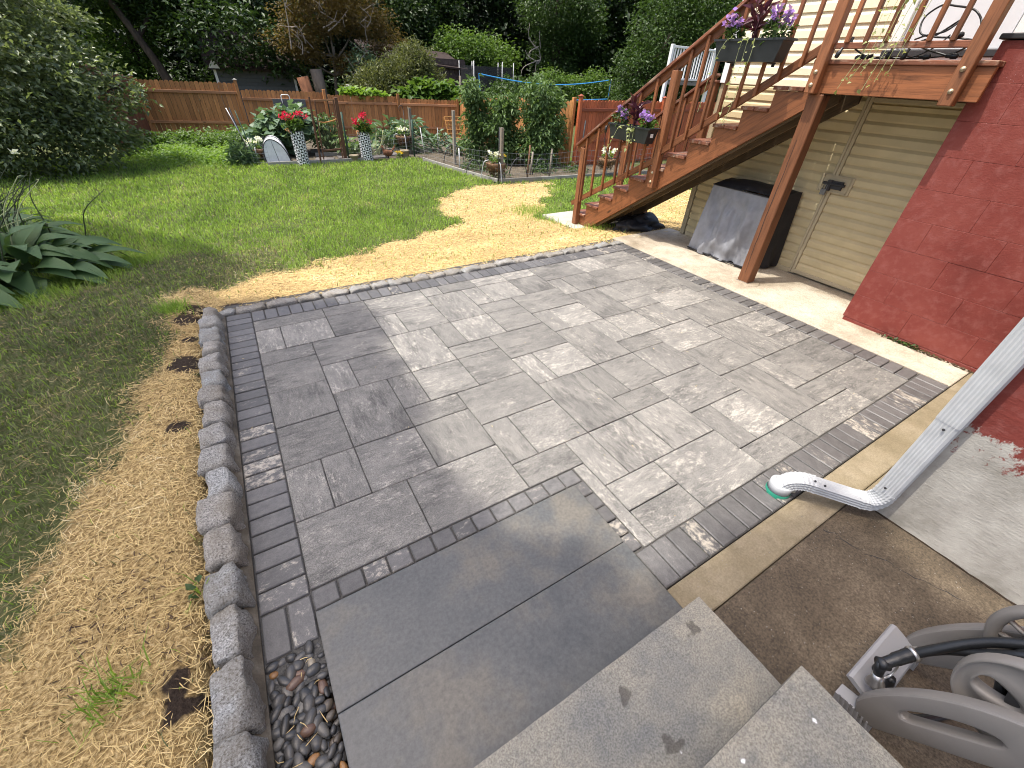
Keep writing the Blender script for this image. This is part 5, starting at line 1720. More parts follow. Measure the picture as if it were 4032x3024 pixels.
# dark hoops in the bed
for i, (x, y, r, lb) in enumerate(((5.85, 11.7, .24, 'black plastic hoop left of the corner basket'), (6.9, 11.0, .30, 'black plastic hoop under the middle tomato plant'), (7.6, 10.9, .28, 'black plastic hoop under the right tomato plant'), (6.1, 13.6, .35, 'black plastic hoop in front of the trellis'))):
    m = MB(); m.tube([(r * math.cos(a), .2 * math.sin(a * 2) * .2, r * 1.5 * math.sin(a)) for a in [math.pi * k / 14 for k in range(15)]], .014, 6)
    link('garden_hoop', m.mesh('hoop', True), MAT['iron'], None, T3(x, y, gz(x, y)), lb, 'hoop')

# wire fence round the bed
wf = thing('wire_fence', 'sagging thin galvanised wire fence round the vegetable bed', 'wire fence', (5.5, 12, -.4))
m = MB()
runs = [((.55, 14.8), (.95, 14.75)), ((3.2, 14.95), (5.32, 15.05)), ((5.32, 15.05), (5.45, 13.3)), ((5.45, 13.3), (5.84, 10.25)), ((5.84, 10.25), (8.4, 10.02)), ((8.4, 10.02), (10.9, 9.8))]
for a, b_ in runs:
    L = math.dist(a, b_); n = int(L / .12)
    P = lambda u, h: (a[0] + (b_[0] - a[0]) * u, a[1] + (b_[1] - a[1]) * u, tz(a[0] + (b_[0] - a[0]) * u, a[1] + (b_[1] - a[1]) * u) + h * (1 - .10 * math.sin(math.pi * u)))
    for i in range(n + 1): m.tube([P(i / n, .02), P(i / n, .72)], .0022, 3, False)
    for h in (.1, .22, .34, .46, .58, .72): m.tube([P(k / 6, h) for k in range(7)], .0025, 3, False)
link('wire_mesh', m.mesh('wires', fix=False), MAT['wire'], wf, kind='stuff')

# orange A-frame trellis
tr = thing('lattice_trellis', 'folding orange cedar lattice trellis left of the tomato plants', 'trellis', (7, 15.4, -.4))
def lattice(P0, P1, Q0, Q1, nu, nv):
    P0, P1, Q0, Q1 = map(Vector, (P0, P1, Q0, Q1))
    for i in range(nu + 1):
        u = i / nu; beam('slat', P0.lerp(P1, u), Q0.lerp(Q1, u), .028, .012, MAT['trellis'], tr, up=(0, -1, .2))
    for j in range(nv + 1):
        v_ = j / nv; o = Vector((0, -.012, 0)); beam('slat', P0.lerp(Q0, v_) + o, P1.lerp(Q1, v_) + o, .028, .012, MAT['trellis'], tr, up=(0, -1, .2))
lattice((6.78, 15.2, -.40), (7.45, 15.1, -.40), (6.66, 15.5, .70), (7.34, 15.42, .70), 6, 9)
beam('leg', (6.60, 15.85, -.05), (6.66, 15.52, .68), .03, .014, MAT['trellis'], tr); beam('leg', (7.3, 15.8, -.05), (7.34, 15.44, .68), .03, .014, MAT['trellis'], tr)
beam('leg', (6.60, 15.85, -.05), (7.3, 15.8, -.05), .03, .014, MAT['trellis'], tr)

# things on the fence
gb = thing('grey_board', 'pale grey board with a white loop handle leaning on the fence behind the squash', 'board', (2.4, 20.6, .5))
link('panel', bevbox(1.15, .03, .28, .005), MAT['garage'], gb, T3(2.55, 20.72, .70))
m = MB(); m.tube(rpath([(2.30, 20.68, .70), (2.30, 20.68, .92), (2.36, 20.68, .97), (2.52, 20.68, .97), (2.58, 20.68, .92), (2.58, 20.68, .72)], 4), .016, 6); link('handle', m.mesh('handle', True), MAT['white'], gb)

# ------------------------------------------------------------------ beyond the fence
ga = thing('garage', 'grey sided garage in deep shade behind the left fence', 'garage', (2, 28, -.4))
link('wall', bevbox(3.3, 4, 2.1, 0), MAT['garage'], ga, T3(2.15, 29, .55))
for i in range(13): link('clapboard', bevbox(3.3, .02, .145, .004), MAT['garage'], ga, T3(2.15, 26.99, -.3 + i * .15))
link('corner_board', bevbox(.1, .06, 2.1, .004), MAT['white'], ga, T3(3.80, 26.97, .55)); link('corner_board', bevbox(.1, .06, 2.1, .004), MAT['white'], ga, T3(.52, 26.97, .55))
m = MB(); m.prism([(26.7, 1.55), (29.0, 2.9), (31.3, 1.55), (31.3, 1.65), (29.0, 3.0), (26.7, 1.65)], .2, 4.1, 0); link('roof', m.mesh('roof'), MAT['shedroof'], ga)
m = MB(); m.prism([(.3, 1.6), (.55, 1.95), (.75, 1.6)], 26.68, 26.9, 1); link('fascia', m.mesh('fascia'), MAT['white'], ga)
sh = thing('garden_shed', 'dark brown shingled shed with a small white window behind the fence', 'shed', (10.5, 28, -.4))
link('wall', bevbox(5.2, 4, 2.9, 0), MAT['shedwall'], sh, T3(10.4, 29, 1.0))
m = MB()
rr = random.Random(3)
for j in range(15):
    x = 7.82 - rr.uniform(0, .3)
    while x < 13.0:
        L = rr.uniform(.25, .5); m.box((min(x + L / 2, 12.8), 26.985, -.25 + j * .18), (L - .015, .025, .17)); x += L
link('shingles', m.mesh('shingles'), MAT['shedwall'], sh, kind='stuff')
V = [(7.6, 26.8, 2.30), (13.15, 26.8, 1.95), (13.0, 29.5, 2.7), (7.6, 29.5, 3.0)]
m = MB(); m.add([*V, *[(a, b_, c + .08) for a, b_, c in V]], [(0, 3, 2, 1), (4, 5, 6, 7), (0, 1, 5, 4), (1, 2, 6, 5), (2, 3, 7, 6), (3, 0, 4, 7)]); link('roof', m.mesh('roof'), MAT['shedroof'], sh)
sw = link('window', bevbox(.50, .05, .72, .005), MAT['white'], sh, T3(12.17, 26.93, .92))
for i in range(2):
    for j in range(3): link('pane', bevbox(.185, .02, .175, 0), MAT['glass_dark'], sw, T3(12.06 + i * .215, 26.90, .70 + j * .215))
tp = thing('trampoline', 'trampoline with pale poles and black safety net behind the fence', 'trampoline', (14, 26.5, -.4))
cx, cy, R_ = 14.0, 26.2, 1.55
for i in range(6):
    a = i * math.pi / 3 + .62
    m = MB(); m.tube([(cx + R_ * math.cos(a), cy + R_ * math.sin(a), -.4), (cx + R_ * math.cos(a), cy + R_ * math.sin(a), 2.42)], .022, 8); link('pole', m.mesh('pole', True), MAT['gutter'], tp)
m = MB(); m.lathe([(R_ * .96, .55), (R_ * .96, 2.2)], 24, (cx, cy, 0)); link('net', m.mesh('net', True, False), MAT['net_black'], tp)
m = MB(); m.lathe([(0, .5), (R_, .5), (R_, .42)], 24, (cx, cy, 0)); link('bed', m.mesh('bed', True), MAT['black_pl'], tp)
bn = thing('badminton_net', 'sagging blue tape outline of a garden net above the fence', 'net', (15.5, 22, .9))
m = MB()
top = [(11.34 + 8.4 * u, 22, 1.88 - .22 * math.sin(math.pi * min(1, u * 1.0)) - .1 * (4 * u * (1 - u)) ) for u in np.linspace(0, 1, 20)]
for dz in (0, -.07): pass
m.tube(top, .028, 4)
m.tube([(11.34, 22, 1.88), (11.42, 22, 1.0)], .03, 4); m.tube([(19.74, 22, 1.88), (19.70, 22, .98)], .028, 4); m.tube([(19.70, 22, .98), (17.3, 22, .90)], .03, 4)
link('tape', m.mesh('tape'), MAT['bluetape'], bn)
pole('net_pole', 'grey wooden pole holding the left end of the blue net', 'pole', (11.1, 23.6, -.4), (11.1, 23.6, 1.75), .05, MAT['stake'])
pole('net_pole', 'thin steel pole holding the right end of the blue net', 'pole', (19.76, 22, -.4), (19.76, 22, 1.9), .02, MAT['steel'])
wr = thing('white_railing', 'white railing of a neighbouring deck seen past the stair rail', 'railing', (16.8, 14.2, 1.8))
link('top_rail', bevbox(2.6, .08, .07, .006), MAT['white'], wr, T3(16.85, 14.2, 3.03)); link('bottom_rail', bevbox(2.6, .06, .07, .006), MAT['white'], wr, T3(16.85, 14.2, 2.05))
for i in range(17): link('baluster', bevbox(.05, .04, .95, .004), MAT['white'], wr, T3(15.62 + i * .153, 14.2, 2.53))
link('post', bevbox(.12, .12, 3.6, .006), MAT['white'], wr, T3(15.58, 14.2, 1.3)); link('post', bevbox(.12, .12, 3.6, .006), MAT['white'], wr, T3(18.12, 14.2, 1.3))
link('deck_floor', bevbox(2.5, .5, .14, .006), MAT['timber_grey'], wr, T3(16.9, 14.45, 1.93))

# ------------------------------------------------------------------ trees and shrubs
def tree(name, label, cat, base, trunk, blobs, nleaf, lsize, mat, per=14, spread=.28, bark='bark', aspect=.55, upb=.7, shell=(.55, 1.0), droop=.35, limbs=True, squash=.8, low=-1, twigs=0, group=None):
    x, y, z = base
    t_ = thing(name, label, cat, base, group)
    m = MB()
    if trunk:
        r, top = trunk
        top = Vector(top)
        p0 = Vector((x, y, z - .1))
        mid = p0.lerp(top, .5) + Vector((rng.normal() * .15, rng.normal() * .15, 0)) * r * 3
        m.tube(rpath([p0, p0.lerp(mid, .5), mid, top], 4), [r * (1.25 if i == 0 else 1 - .6 * i / 12) for i in range(13)], 9)
        if limbs:
            for (c, rr) in blobs:
                c = Vector(c)
                s = p0.lerp(top, rng.uniform(.5, .98))
                k = s.lerp(c, .5) + Vector((0, 0, -.12 * (c - s).length * .5))
                m.tube(rpath([s, k, c], 4), [r * (.42 - .038 * i) for i in range(9)], 6)
                for q in range(3):
                    e = c + Vector(unit(rng.normal(size=(1, 3)))[0]) * min(rr) * .8
                    m.tube([k.lerp(c, .6), c.lerp(e, .5), e], [r * .14, r * .09, r * .04], 5, False)
        link('trunk', m.mesh('trunk', True), MAT[bark], t_)
    if twigs:
        m = MB()
        for q in range(twigs):
            c, rr = blobs[q % len(blobs)]
            s = Vector(c) + Vector((rng.normal() * .2, -rr[1] * .8, rng.normal() * .2 - rr[2] * .3))
            e = s + Vector((rng.normal() * .7, -.25, abs(rng.normal()) * .7 + .2))
            k = s.lerp(e, .5) + Vector((rng.normal() * .12, 0, rng.normal() * .1))
            m.tube(rpath([s, k, e], 4), [.03 - .003 * i for i in range(9)], 5, False)
            for j in range(3):
                f_ = k.lerp(e, rng.uniform(0, .9)); m.tube([f_, f_ + Vector((rng.normal() * .3, -.1, rng.normal() * .25 + .1))], [.014, .006], 4, False)
        link('bare_branch', m.mesh('twigs', True), MAT['twig'], t_, kind='stuff')
    P, O = clump_points(blobs, max(8, nleaf // per), per, spread, shell, squash, low)
    link('crown', leafmesh('crown', P, lsize, aspect, upb, O, droop), MAT[mat], t_)
    return t_


# big apple-like shrub at the left
tree('leafy_shrub', 'big rounded shrub with glossy grey green leaves at the left of the lawn', 'shrub', (-4.6, 15.8, -.42), (.14, (-4.5, 15.8, 2.2)),
     [((-4.6, 15.9, 2.2), (2.4, 2.0, 2.2)), ((-3.3, 15.4, 1.1), (1.6, 1.5, 1.5)), ((-5.2, 15.0, .7), (1.6, 1.4, 1.2)), ((-3.7, 14.8, .35), (1.3, 1.1, .8)), ((-2.5, 15.2, .55), (.9, .8, .75)), ((-2.0, 15.6, 1.2), (.75, .6, .35)), ((-3.2, 16, 2.7), (1.3, 1.2, 1.2)), ((-4.0, 14.6, 1.6), (1.2, .8, 1.0))],
     30000, .12, 'l_apple', 28, .14, 'bark', .5, .5, (.5, 1.02), .3)
# low plants along the left fence
def patch(name, label, blobs, n, size, mat, aspect=.6, group=None, cat='plants', spread=.09, upb=.9):
    P, O = clump_points(blobs, n // 10, 10, spread, (.3, 1), .7, -.3)
    return link(name, leafmesh(name, P, size, aspect, upb, O, .2), MAT[mat], None, None, label, cat, group)
patch('weeds', 'bright lime ground cover spreading below the left fence', [((-.9, 16.5, -.42), (1.3, 1.6, .14)), ((-.1, 16.2, -.42), (.8, 1.6, .14)), ((-1.6, 17.6, -.42), (1.2, 1.6, .18)), ((.2, 17.8, -.42), (.6, 1.2, .16))], 9000, .08, 'l_lime')
patch('weeds', 'darker leafy weeds at the foot of the left brown fence', [((-1.0, 20.2, -.4), (1.2, .8, .30)), ((.3, 19.8, -.4), (.8, .9, .38)), ((-.2, 18.8, -.4), (1.0, .6, .3)), ((.6, 18.6, -.4), (.5, .7, .55)), ((-2.0, 18.8, -.4), (.6, .8, .4))], 6000, .11, 'l_bright')
patch('weeds', 'fine grey green grass tuft at the left end of the wire fence', [((.28, 15.1, -.4), (.22, .25, .42))], 700, .22, 'l_squash', .1, upb=.1)
patch('weeds', 'leafy weeds behind the white tunnel', [((1.2, 17.2, -.3), (.8, .6, .6)), ((.7, 16.6, -.3), (.5, .5, .5))], 2500, .10, 'l_mid')

# squash, beans, cabbages
def bigleaf(name, label, blobs, n, size, mat, aspect=.85, droop=.35, cat='plant'):
    P, O = clump_points(blobs, n // 3, 3, size * .4, (.6, 1.0), .8, -.2)
    t_ = thing(name, label, cat, (blobs[0][0][0], blobs[0][0][1], -.42))
    m = MB()
    for p in P[::3]: m.tube([(blobs[0][0][0] + rng.normal() * .1, blobs[0][0][1], -.4), (p[0] * .6 + blobs[0][0][0] * .4, p[1], p[2] * .6 - .1), tuple(p)], .012, 5, False)
    link('stems', m.mesh('stems'), MAT['stem'], t_)
    link('leaves', leafmesh('leaves', P, size, aspect, .9, O, droop, .3, .14), MAT[mat], t_)
bigleaf('squash_plant', 'tall squash plant with big blue green leaves behind the left planter', [((1.75, 16.6, .20), (.85, .6, .62)), ((1.3, 16.4, -.05), (.6, .5, .4)), ((2.2, 16.7, .25), (.6, .5, .5))], 480, .28, 'l_squash')
bigleaf('bean_plant', 'drooping pale bean plant seen through the gate', [((2.95, 16.2, .2), (.38, .3, .55)), ((2.75, 16.2, .0), (.3, .3, .5))], 150, .17, 'l_tomato', .4, 1.0)
bigleaf('cabbage_plant', 'broad green leaves beside the planter right of the gate', [((3.35, 15.6, -.1), (.26, .25, .32)), ((3.9, 15.7, -.15), (.2, .2, .25))], 60, .22, 'l_tomato', .8)
bigleaf('artichoke_plant', 'spiky blue green artichoke leaves behind the coconut basket', [((5.0, 16.4, .0), (.65, .4, .45)), ((5.7, 16.6, .05), (.6, .4, .35)), ((6.0, 16.2, -.15), (.5, .3, .25))], 190, .36, 'l_squash', .3, .5)
bigleaf('cucumber_plant', 'cucumber leaves climbing at the foot of the trellis', [((6.9, 15.0, -.15), (.45, .2, .25)), ((6.55, 15.5, -.1), (.3, .3, .3))], 60, .17, 'l_squash', .9)
m = MB(); yp = thing('yellow_stalks', 'yellowing bare squash stalks beside the planter', 'plant', (4.1, 15.5, -.4))
for k in range(9):
    a = rng.uniform(-1, 1); m.tube(rpath([(4.1 + .05 * k - .2, 15.4, -.42), (4.1 + .3 * a, 15.4, -.1), (4.1 + .5 * a, 15.35, .0 + .25 * rng.uniform(-.3, 1.4))], 4), .014, 5)
link('stalks', m.mesh('stalks', True), MAT['stem_pale'], yp)

def tomato(x, y, h, r, label, n):
    t_ = thing('tomato_plant', label, 'plant', (x, y, tz(x, y)), 'tomato plants in the vegetable bed')
    z = tz(x, y); m = MB()
    for k in range(6):
        a = k * 1.05; m.tube(rpath([(x + .12 * math.cos(a), y + .12 * math.sin(a), z), (x + .2 * math.cos(a), y + .2 * math.sin(a), z + h * .5), (x + r * .5 * math.cos(a), y + r * .5 * math.sin(a), z + h * .92)], 4), .014, 5)
    link('stems', m.mesh('stems', True), MAT['stem'], t_)
    bl = [((x + rng.normal() * .10, y, z + h * u), (r * w_ * rng.uniform(.85, 1.1), r * .8, h * .13)) for u, w_ in ((.14, .95), (.28, 1.0), (.42, .9), (.56, .95), (.70, .75), (.82, .7), (.93, .42))] + [((x + rng.uniform(-1.1, 1.1) * r, y, z + h * rng.uniform(.3, .98)), (.14, .14, .16)) for _ in range(5)]
    P, O = clump_points(bl, n // 12, 12, .10, (.45, 1.05), .6)
    link('leaves', leafmesh('leaves', P, .13, .42, .5, O, .7, .4), MAT['l_tomato'], t_)
tomato(6.86, 13.4, 2.04, .34, 'leftmost tomato plant, tall and thin topped, next to the orange trellis', 3000)
tomato(7.55, 13.0, 1.78, .50, 'shorter middle tomato plant between the two taller ones', 4000)
tomato(8.55, 12.3, 2.12, .68, 'widest tomato plant, rightmost of the row, against the brown fence', 6500)
patch('weeds', 'low green plants under the tomato row', [((6.3, 12.3, -.36), (.6, .5, .22)), ((7.9, 11.2, -.34), (.5, .3, .25)), ((6.2, 10.9, -.34), (.25, .25, .3)), ((8.9, 10.9, -.36), (.4, .3, .2))], 1500, .07, 'l_mid')

# shrubs just over the fence
tree('olive_shrub', 'rounded olive green shrub rising over the middle of the brown fence', 'shrub', (7.6, 22.6, -.4), (.07, (7.7, 22.6, 1.2)),
     [((6.5, 22.6, 1.15), (1.15, .9, .85)), ((7.9, 22.6, 1.5), (1.2, 1.0, 1.15)), ((8.45, 22.7, 2.2), (.75, .7, .65)), ((9.3, 22.8, 1.2), (.7, .7, .7)), ((7.2, 22.5, 1.0), (1.3, .9, .7))], 15000, .16, 'l_olive', 12, .16, 'bark', .28, .3, (.55, 1.03), -.2)
tree('fig_shrub', 'bright green big-leaved shrub hanging over the fence before the olive shrub', 'shrub', (8.6, 21.4, -.4), (.05, (8.6, 21.4, .9)), [((8.5, 21.0, 1.1), (.95, .45, .38)), ((7.6, 21.1, 1.0), (.5, .35, .22)), ((9.3, 20.6, .95), (.5, .35, .25))], 900, .30, 'l_bright', 3, .14, 'bark', .75, 1.0, limbs=False)
patch('climbing_vine', 'pale green vine leaves spilling over the middle fence panel', [((4.9, 20.7, 1.06), (.55, .2, .10)), ((5.7, 20.6, 1.04), (.6, .2, .12))], 260, .22, 'l_lime', .7, None, 'vine', .07)
tree('bronze_maple', 'bronze leaved maple with bare twisted branches behind the fence', 'tree', (5.3, 25.6, -.4), (.13, (5.6, 25.6, 2.6)),
     [((3.9, 25.4, 2.75), (1.15, .9, .50)), ((5.1, 25.6, 3.6), (1.7, 1.1, .75)), ((6.9, 25.6, 3.7), (1.6, 1.1, .70)), ((7.9, 25.4, 2.85), (1.25, .9, .50)), ((6.3, 25.0, 2.0), (1.0, .7, .50)), ((5.6, 25.6, 4.8), (2.4, 1.4, .8)), ((4.3, 25.4, 2.2), (.7, .6, .35))], 15000, .13, 'l_maple', 16, .20, 'bark_pale', .4, 1.0, (.5, 1.02), .5, twigs=16, squash=.45)
pole('tree_stump', 'short pale sawn stump behind the fence under the bronze maple', 'stump', (5.55, 23.6, -.4), (5.55, 23.6, 1.25), .13, MAT['gutter'], 12)
pole('broken_tree', 'broken grey dead trunk beside the bronze maple', 'trunk', (4.66, 25, -.4), (4.5, 25, 1.75), .26, MAT['bark_pale'], 10)
pole('broken_tree', 'reddish rotten stump left of the broken grey trunk', 'trunk', (4.15, 24.6, -.4), (3.8, 24.6, 1.45), .25, MAT['logred'], 10)
# leaning trunk and trees behind the left fence
B_ = [
 ('leaning_tree', 'dark leaning tree crossing behind the left brown fence', (-1.0, 27.5, -.4), (.26, (-2.6, 28, 4.2)), [((-2.8, 28.5, 5.6), (3, 2.5, 2.2)), ((-.6, 29, 4.4), (2.2, 2, 1.5))], 11000, .20, 'l_dark'),
 ('bright_maple', 'sunlit green tree glimpsed between big shrub and left fence', (-2.6, 30.5, -.4), (.16, (-2.4, 30.5, 3.0)), [((-2.6, 30, 2.4), (1.3, 1.2, 1.5)), ((-1.8, 30, 4.4), (2.2, 1.4, 1.1)), ((-3.6, 29, 1.2), (1.4, 1.0, 1.2))], 9000, .17, 'l_bright'),
 ('shade_tree', 'dark broad tree over the grey garage', (2.4, 33.5, -.4), (.30, (2.4, 33, 5)), [((1.4, 26.3, 2.75), (2.6, .8, 1.0)), ((3.2, 26.4, 2.3), (1.2, .7, .7)), ((1.2, 31.5, 4.9), (3.6, 2.6, 2.6)), ((3.6, 32.0, 3.6), (2.4, 2.0, 1.7)), ((1.4, 31.0, 2.9), (1.8, 1.2, .9))], 15000, .22, 'l_dark'),
 ('shade_tree', 'deep green tree behind the top of the bronze maple', (7.5, 34.5, -.4), (.30, (7.5, 34, 6)), [((7.5, 34, 5.0), (4.2, 3, 3.2)), ((9.8, 33.0, 3.2), (2.8, 2, 2.2))], 15000, .24, 'l_deep'),
 ('shade_tree', 'tall drooping tree behind the brown shed', (12.5, 35, -.4), (.34, (12.5, 35, 6)), [((12.5, 34.5, 5.4), (4.2, 3, 3.4)), ((10.6, 32.4, 4.4), (2.6, 2, 1.8))], 16000, .22, 'l_dark'),
 ('bright_tree', 'bright green bushy tree above the trampoline net', (15.6, 31, -.4), (.16, (15.6, 31, 2.4)), [((14.3, 30.5, 2.9), (1.8, 1.5, 1.0)), ((16.4, 30.6, 2.6), (2.1, 1.6, 1.1)), ((15.6, 31, 1.5), (2.2, 1.3, 1.0))], 11000, .19, 'l_bright'),
 ('shade_tree', 'dark tree with hanging branches right of the trampoline', (17.6, 36, -.4), (.34, (17.6, 36, 6)), [((17.6, 35.5, 5.2), (4, 3, 3.6)), ((18.5, 34, 2.4), (2.8, 2, 2.2))], 15000, .23, 'l_deep'),
 ('ivy_tree', 'ivy clad tree column above the blue net', (20.2, 28.4, -.4), (.30, (20.2, 28.4, 6)), [((20.2, 28.2, 1.2), (1.3, 1.2, 1.6)), ((20.3, 28.2, 3.2), (1.8, 1.5, 1.7)), ((20.0, 28.2, 5.4), (2.6, 2.0, 1.9)), ((21.6, 28.0, 4.6), (1.7, 1.5, 1.5))], 17000, .17, 'l_mid'),
 ('shade_tree', 'tall dark tree between the ivy column and the stair rail', (26.5, 31, -.4), (.34, (26.5, 31, 6)), [((26.0, 30.5, 5.0), (3.8, 3, 3.4)), ((24.4, 29.4, 2.4), (2.2, 2, 2.2))], 16000, .22, 'l_dark'),
 ('glossy_tree', 'lush mid green tree with glinting leaves beside the cream house', (22.2, 20.6, -.4), (.22, (22, 20.4, 4)), [((21.8, 20.2, 3.9), (2.2, 2.0, 2.2)), ((20.3, 20.4, 2.2), (1.5, 1.4, 1.5)), ((23.3, 20.2, 2.0), (1.8, 1.6, 1.8)), ((23.8, 20.0, 5.2), (2.2, 2, 1.8)), ((19.6, 20.0, 1.0), (1.1, 1.0, .9))], 26000, .15, 'l_mid'),
 ('shade_tree', 'dark tree high behind the white neighbouring railing', (33, 27, -.4), (.34, (33, 27, 6)), [((32, 26.5, 4.6), (4.6, 3.4, 4.2)), ((29, 27, 2.4), (2.8, 2.4, 2.4))], 15000, .24, 'l_dark'),
 ('shade_tree', 'dark tree at the far left beyond the big shrub', (-8.5, 32, -.4), (.30, (-8.5, 32, 5)), [((-8.0, 31.5, 4.0), (3.8, 3, 3.8))], 11000, .23, 'l_dark'),
]
for nm, lb, base, trk, bl, nl, ls, mt in B_:
    tree(nm, lb, 'tree', base, trk, bl, nl, ls, mt, 14, .33 if ls > .18 else .26, aspect=.5)
# shrubs along the far side of the red fence
tree('hedge_shrub', 'leafy green shrub below the sagging middle of the blue net', 'shrub', (15.6, 24, -.4), None, [((14.3, 24, .9), (1.5, 1.0, .85)), ((16.4, 24, 1.0), (1.6, 1.0, .9)), ((13.3, 23.4, .7), (.8, .8, .6))], 8000, .14, 'l_mid', 12, .16)
tree('hedge_shrub', 'brighter leafy shrub under the right end of the blue net', 'shrub', (18.8, 24.4, -.4), None, [((18.4, 24.2, 1.1), (1.5, 1.0, 1.0)), ((20.3, 24.0, 1.3), (1.2, 1.0, 1.0)), ((17.4, 24.6, 1.6), (.8, .8, .6))], 8000, .14, 'l_bright', 12, .16)
tree('flowering_shrub', 'white flecked shrub beside the shed roof and olive shrub', 'shrub', (6.2, 25.2, -.4), (.05, (6.3, 25.2, 1.4)), [((6.55, 24.6, 1.9), (.8, .6, .7)), ((7.3, 25.8, 1.6), (.9, .6, .8))], 2600, .12, 'l_squash', 10, .15)
m = MB(); db = thing('dead_branch', 'bare tangled dead branch hanging right of the trampoline', 'branch', (17.9, 28.5, 2))
for s in range(9):
    p = Vector((18.4 + rng.normal() * .15, 27.5, 2.7 + rng.normal() * .3)); 
    e = p + Vector((rng.uniform(-1.3, -.1), 0, rng.uniform(-1.1, 1.5)))
    m.tube(rpath([p, p.lerp(e, .5) + Vector((rng.normal() * .2, 0, rng.normal() * .15)), e], 4), [.032 - .003 * i for i in range(9)], 5)
link('twigs', m.mesh('twigs', True), MAT['twig'], db)

# woods filling in behind the single trees
P = []
az = np.radians(rng.uniform(-24, 68, 52000)); dd = rng.uniform(37, 47, 52000); zz = -.6 + 9.0 * rng.uniform(0, 1, 52000) ** .9
P = np.stack([dd * np.sin(az), dd * np.cos(az), zz], 1)
P = P[(P[:, 1] > 14)]
cl = rng.normal(size=P.shape) * .3
link('woods', leafmesh('woods', P + cl, .55, .55, .8, None, .4), MAT['l_deep'], kind='stuff')
az = np.radians(rng.uniform(-24, 66, 26000)); dd = rng.uniform(30, 37, 26000); zz = -.5 + 2.2 * rng.uniform(0, 1, 26000) ** 1.6
P = np.stack([dd * np.sin(az), dd * np.cos(az), zz], 1)
link('undergrowth', leafmesh('undergrowth', P, .30, .5, .8, None, .4), MAT['l_dark'], kind='stuff')

# shade tree left of the patio, beyond the left edge of the photograph; it shades the near lawn and the left of the patio
def lim(y): return np.interp(y, [-1.3, .28, .33, .45, .6, .75, .88, .95, 1.05, 1.4, 2.2, 2.63, 3.3, 4.15, 4.6, 5.05, 6.4, 7.5, 9.7, 12.5], [2.50, 2.46, 1.9, 1.25, 1.14, 1.02, .87, .72, .64, .62, .63, .66, .73, .75, .2, -.64, -.36, -.80, -2.3, -6])
n = 30000
gy = rng.uniform(-1.3, 12, n); gx = lim(gy) - .06 - rng.uniform(0, 1, n) * np.minimum(3.8, 3.8 * np.sqrt(np.clip((12.2 - gy) / 6, 0.05, 1)))
hz = rng.uniform(15.0, 18.0, n)
wob = .05 * np.sin(gy * 5.1 + 1) + .04 * np.sin(gy * 11.3)
P = np.stack([gx + wob - .366 * (hz + 0), gy + .138 * hz, hz], 1)
dens = np.ones(n, bool)
sh_ = thing('shade_tree', 'spreading tree left of the lawn that throws shade over the stone edged patio side', 'tree', (-11.5, 5.5, .1))
link('crown', leafmesh('crown', P[dens], .20, .62, 1.6, None, .15), MAT['l_mid'], sh_)
m = MB(); m.tube(rpath([(-11.5, 5.5, -.2), (-11.3, 5.6, 5), (-10.8, 5.8, 10), (-10.0, 6.2, 14.8)], 5), [.42 - .016 * i for i in range(16)], 12)
for e in ((-6.2, 3.4, 16.4), (-7.0, 8.5, 16.4), (-10.5, 10.5, 16.0), (-7.5, 12.5, 16.5), (-6.0, 1.6, 16.3), (-5.0, 2.6, 16.6)):
    m.tube(rpath([(-10.7, 5.8, 10.5), Vector((-10.7, 5.8, 11.5)).lerp(Vector(e), .5) + Vector((0, 0, .6)), e], 5), [.19 - .013 * i for i in range(11)], 8)
link('trunk', m.mesh('trunk', True), MAT['bark'], sh_)

# ------------------------------------------------------------------ hosta bed at the left
def hosta_leaf(L, W_, arch_, seed):
    nu, nv = 9, 6
    V = []; F = []
    for i in range(nu + 1):
        u = i / nu
        wd = W_ * (math.sin(math.pi * min(1, u * .96 + .02)) ** .75) * (1 - .35 * u)
        cx_ = L * u; cz_ = L * (arch_[0] * math.sin(u * 1.7) - arch_[1] * u * u)
        for j in range(nv + 1):
            v_ = (j / nv - .5) * 2
            rip = .006 * math.cos(v_ * 14) + .010 * math.sin(u * 9 + seed + v_ * 2)
            V.append((cx_ + .02 * L * math.sin(seed + u * 5), wd * .5 * v_, cz_ + .16 * wd * abs(v_) - .05 * wd * v_ * v_ + rip * (wd / W_)))
    for i in range(nu):
        for j in range(nv):
            a = i * (nv + 1) + j; F.append((a, a + 1, a + nv + 2, a + nv + 1))
    m = MB(); m.add(V, F)
    return m.mesh('leaf', True)
hl = [hosta_leaf(.44, .23, (.35, .62), 1), hosta_leaf(.48, .25, (.30, .50), 4), hosta_leaf(.40, .22, (.45, .80), 7), hosta_leaf(.50, .25, (.22, .42), 9)]
for q in hl: q.materials.append(MAT['l_hosta'])
hl_b = [hosta_leaf(.34, .15, (.45, .60), 3), hosta_leaf(.3, .14, (.5, .7), 5)]
for q in hl_b: q.materials.append(MAT['l_bright'])
def hosta(x, y, n, r0, label, meshes, up=1.0):
    z = tz(x, y)
    t_ = thing('hosta', label, 'hosta', (x, y, z), 'hostas in the left bed')
    for i in range(n):
        a = i * 2.399 + rng.uniform(-.25, .25); u = math.sqrt((i + .5) / n)
        rr = r0 * u * .75
        tilt = .95 - 1.05 * u + rng.uniform(-.15, .15)
        M = T3(x + rr * math.cos(a), y + rr * math.sin(a), z + (.34 - .24 * u) * up + rng.uniform(-.02, .03)) @ Matrix.Rotation(a + rng.uniform(-.3, .3), 4, 'Z') @ Matrix.Rotation(-tilt, 4, 'Y') @ Matrix.Rotation(rng.uniform(-.3, .3), 4, 'X') @ Matrix.Scale(rng.uniform(.85, 1.2), 4)
        link('leaf', meshes[i % len(meshes)], None, t_, M)
    return t_
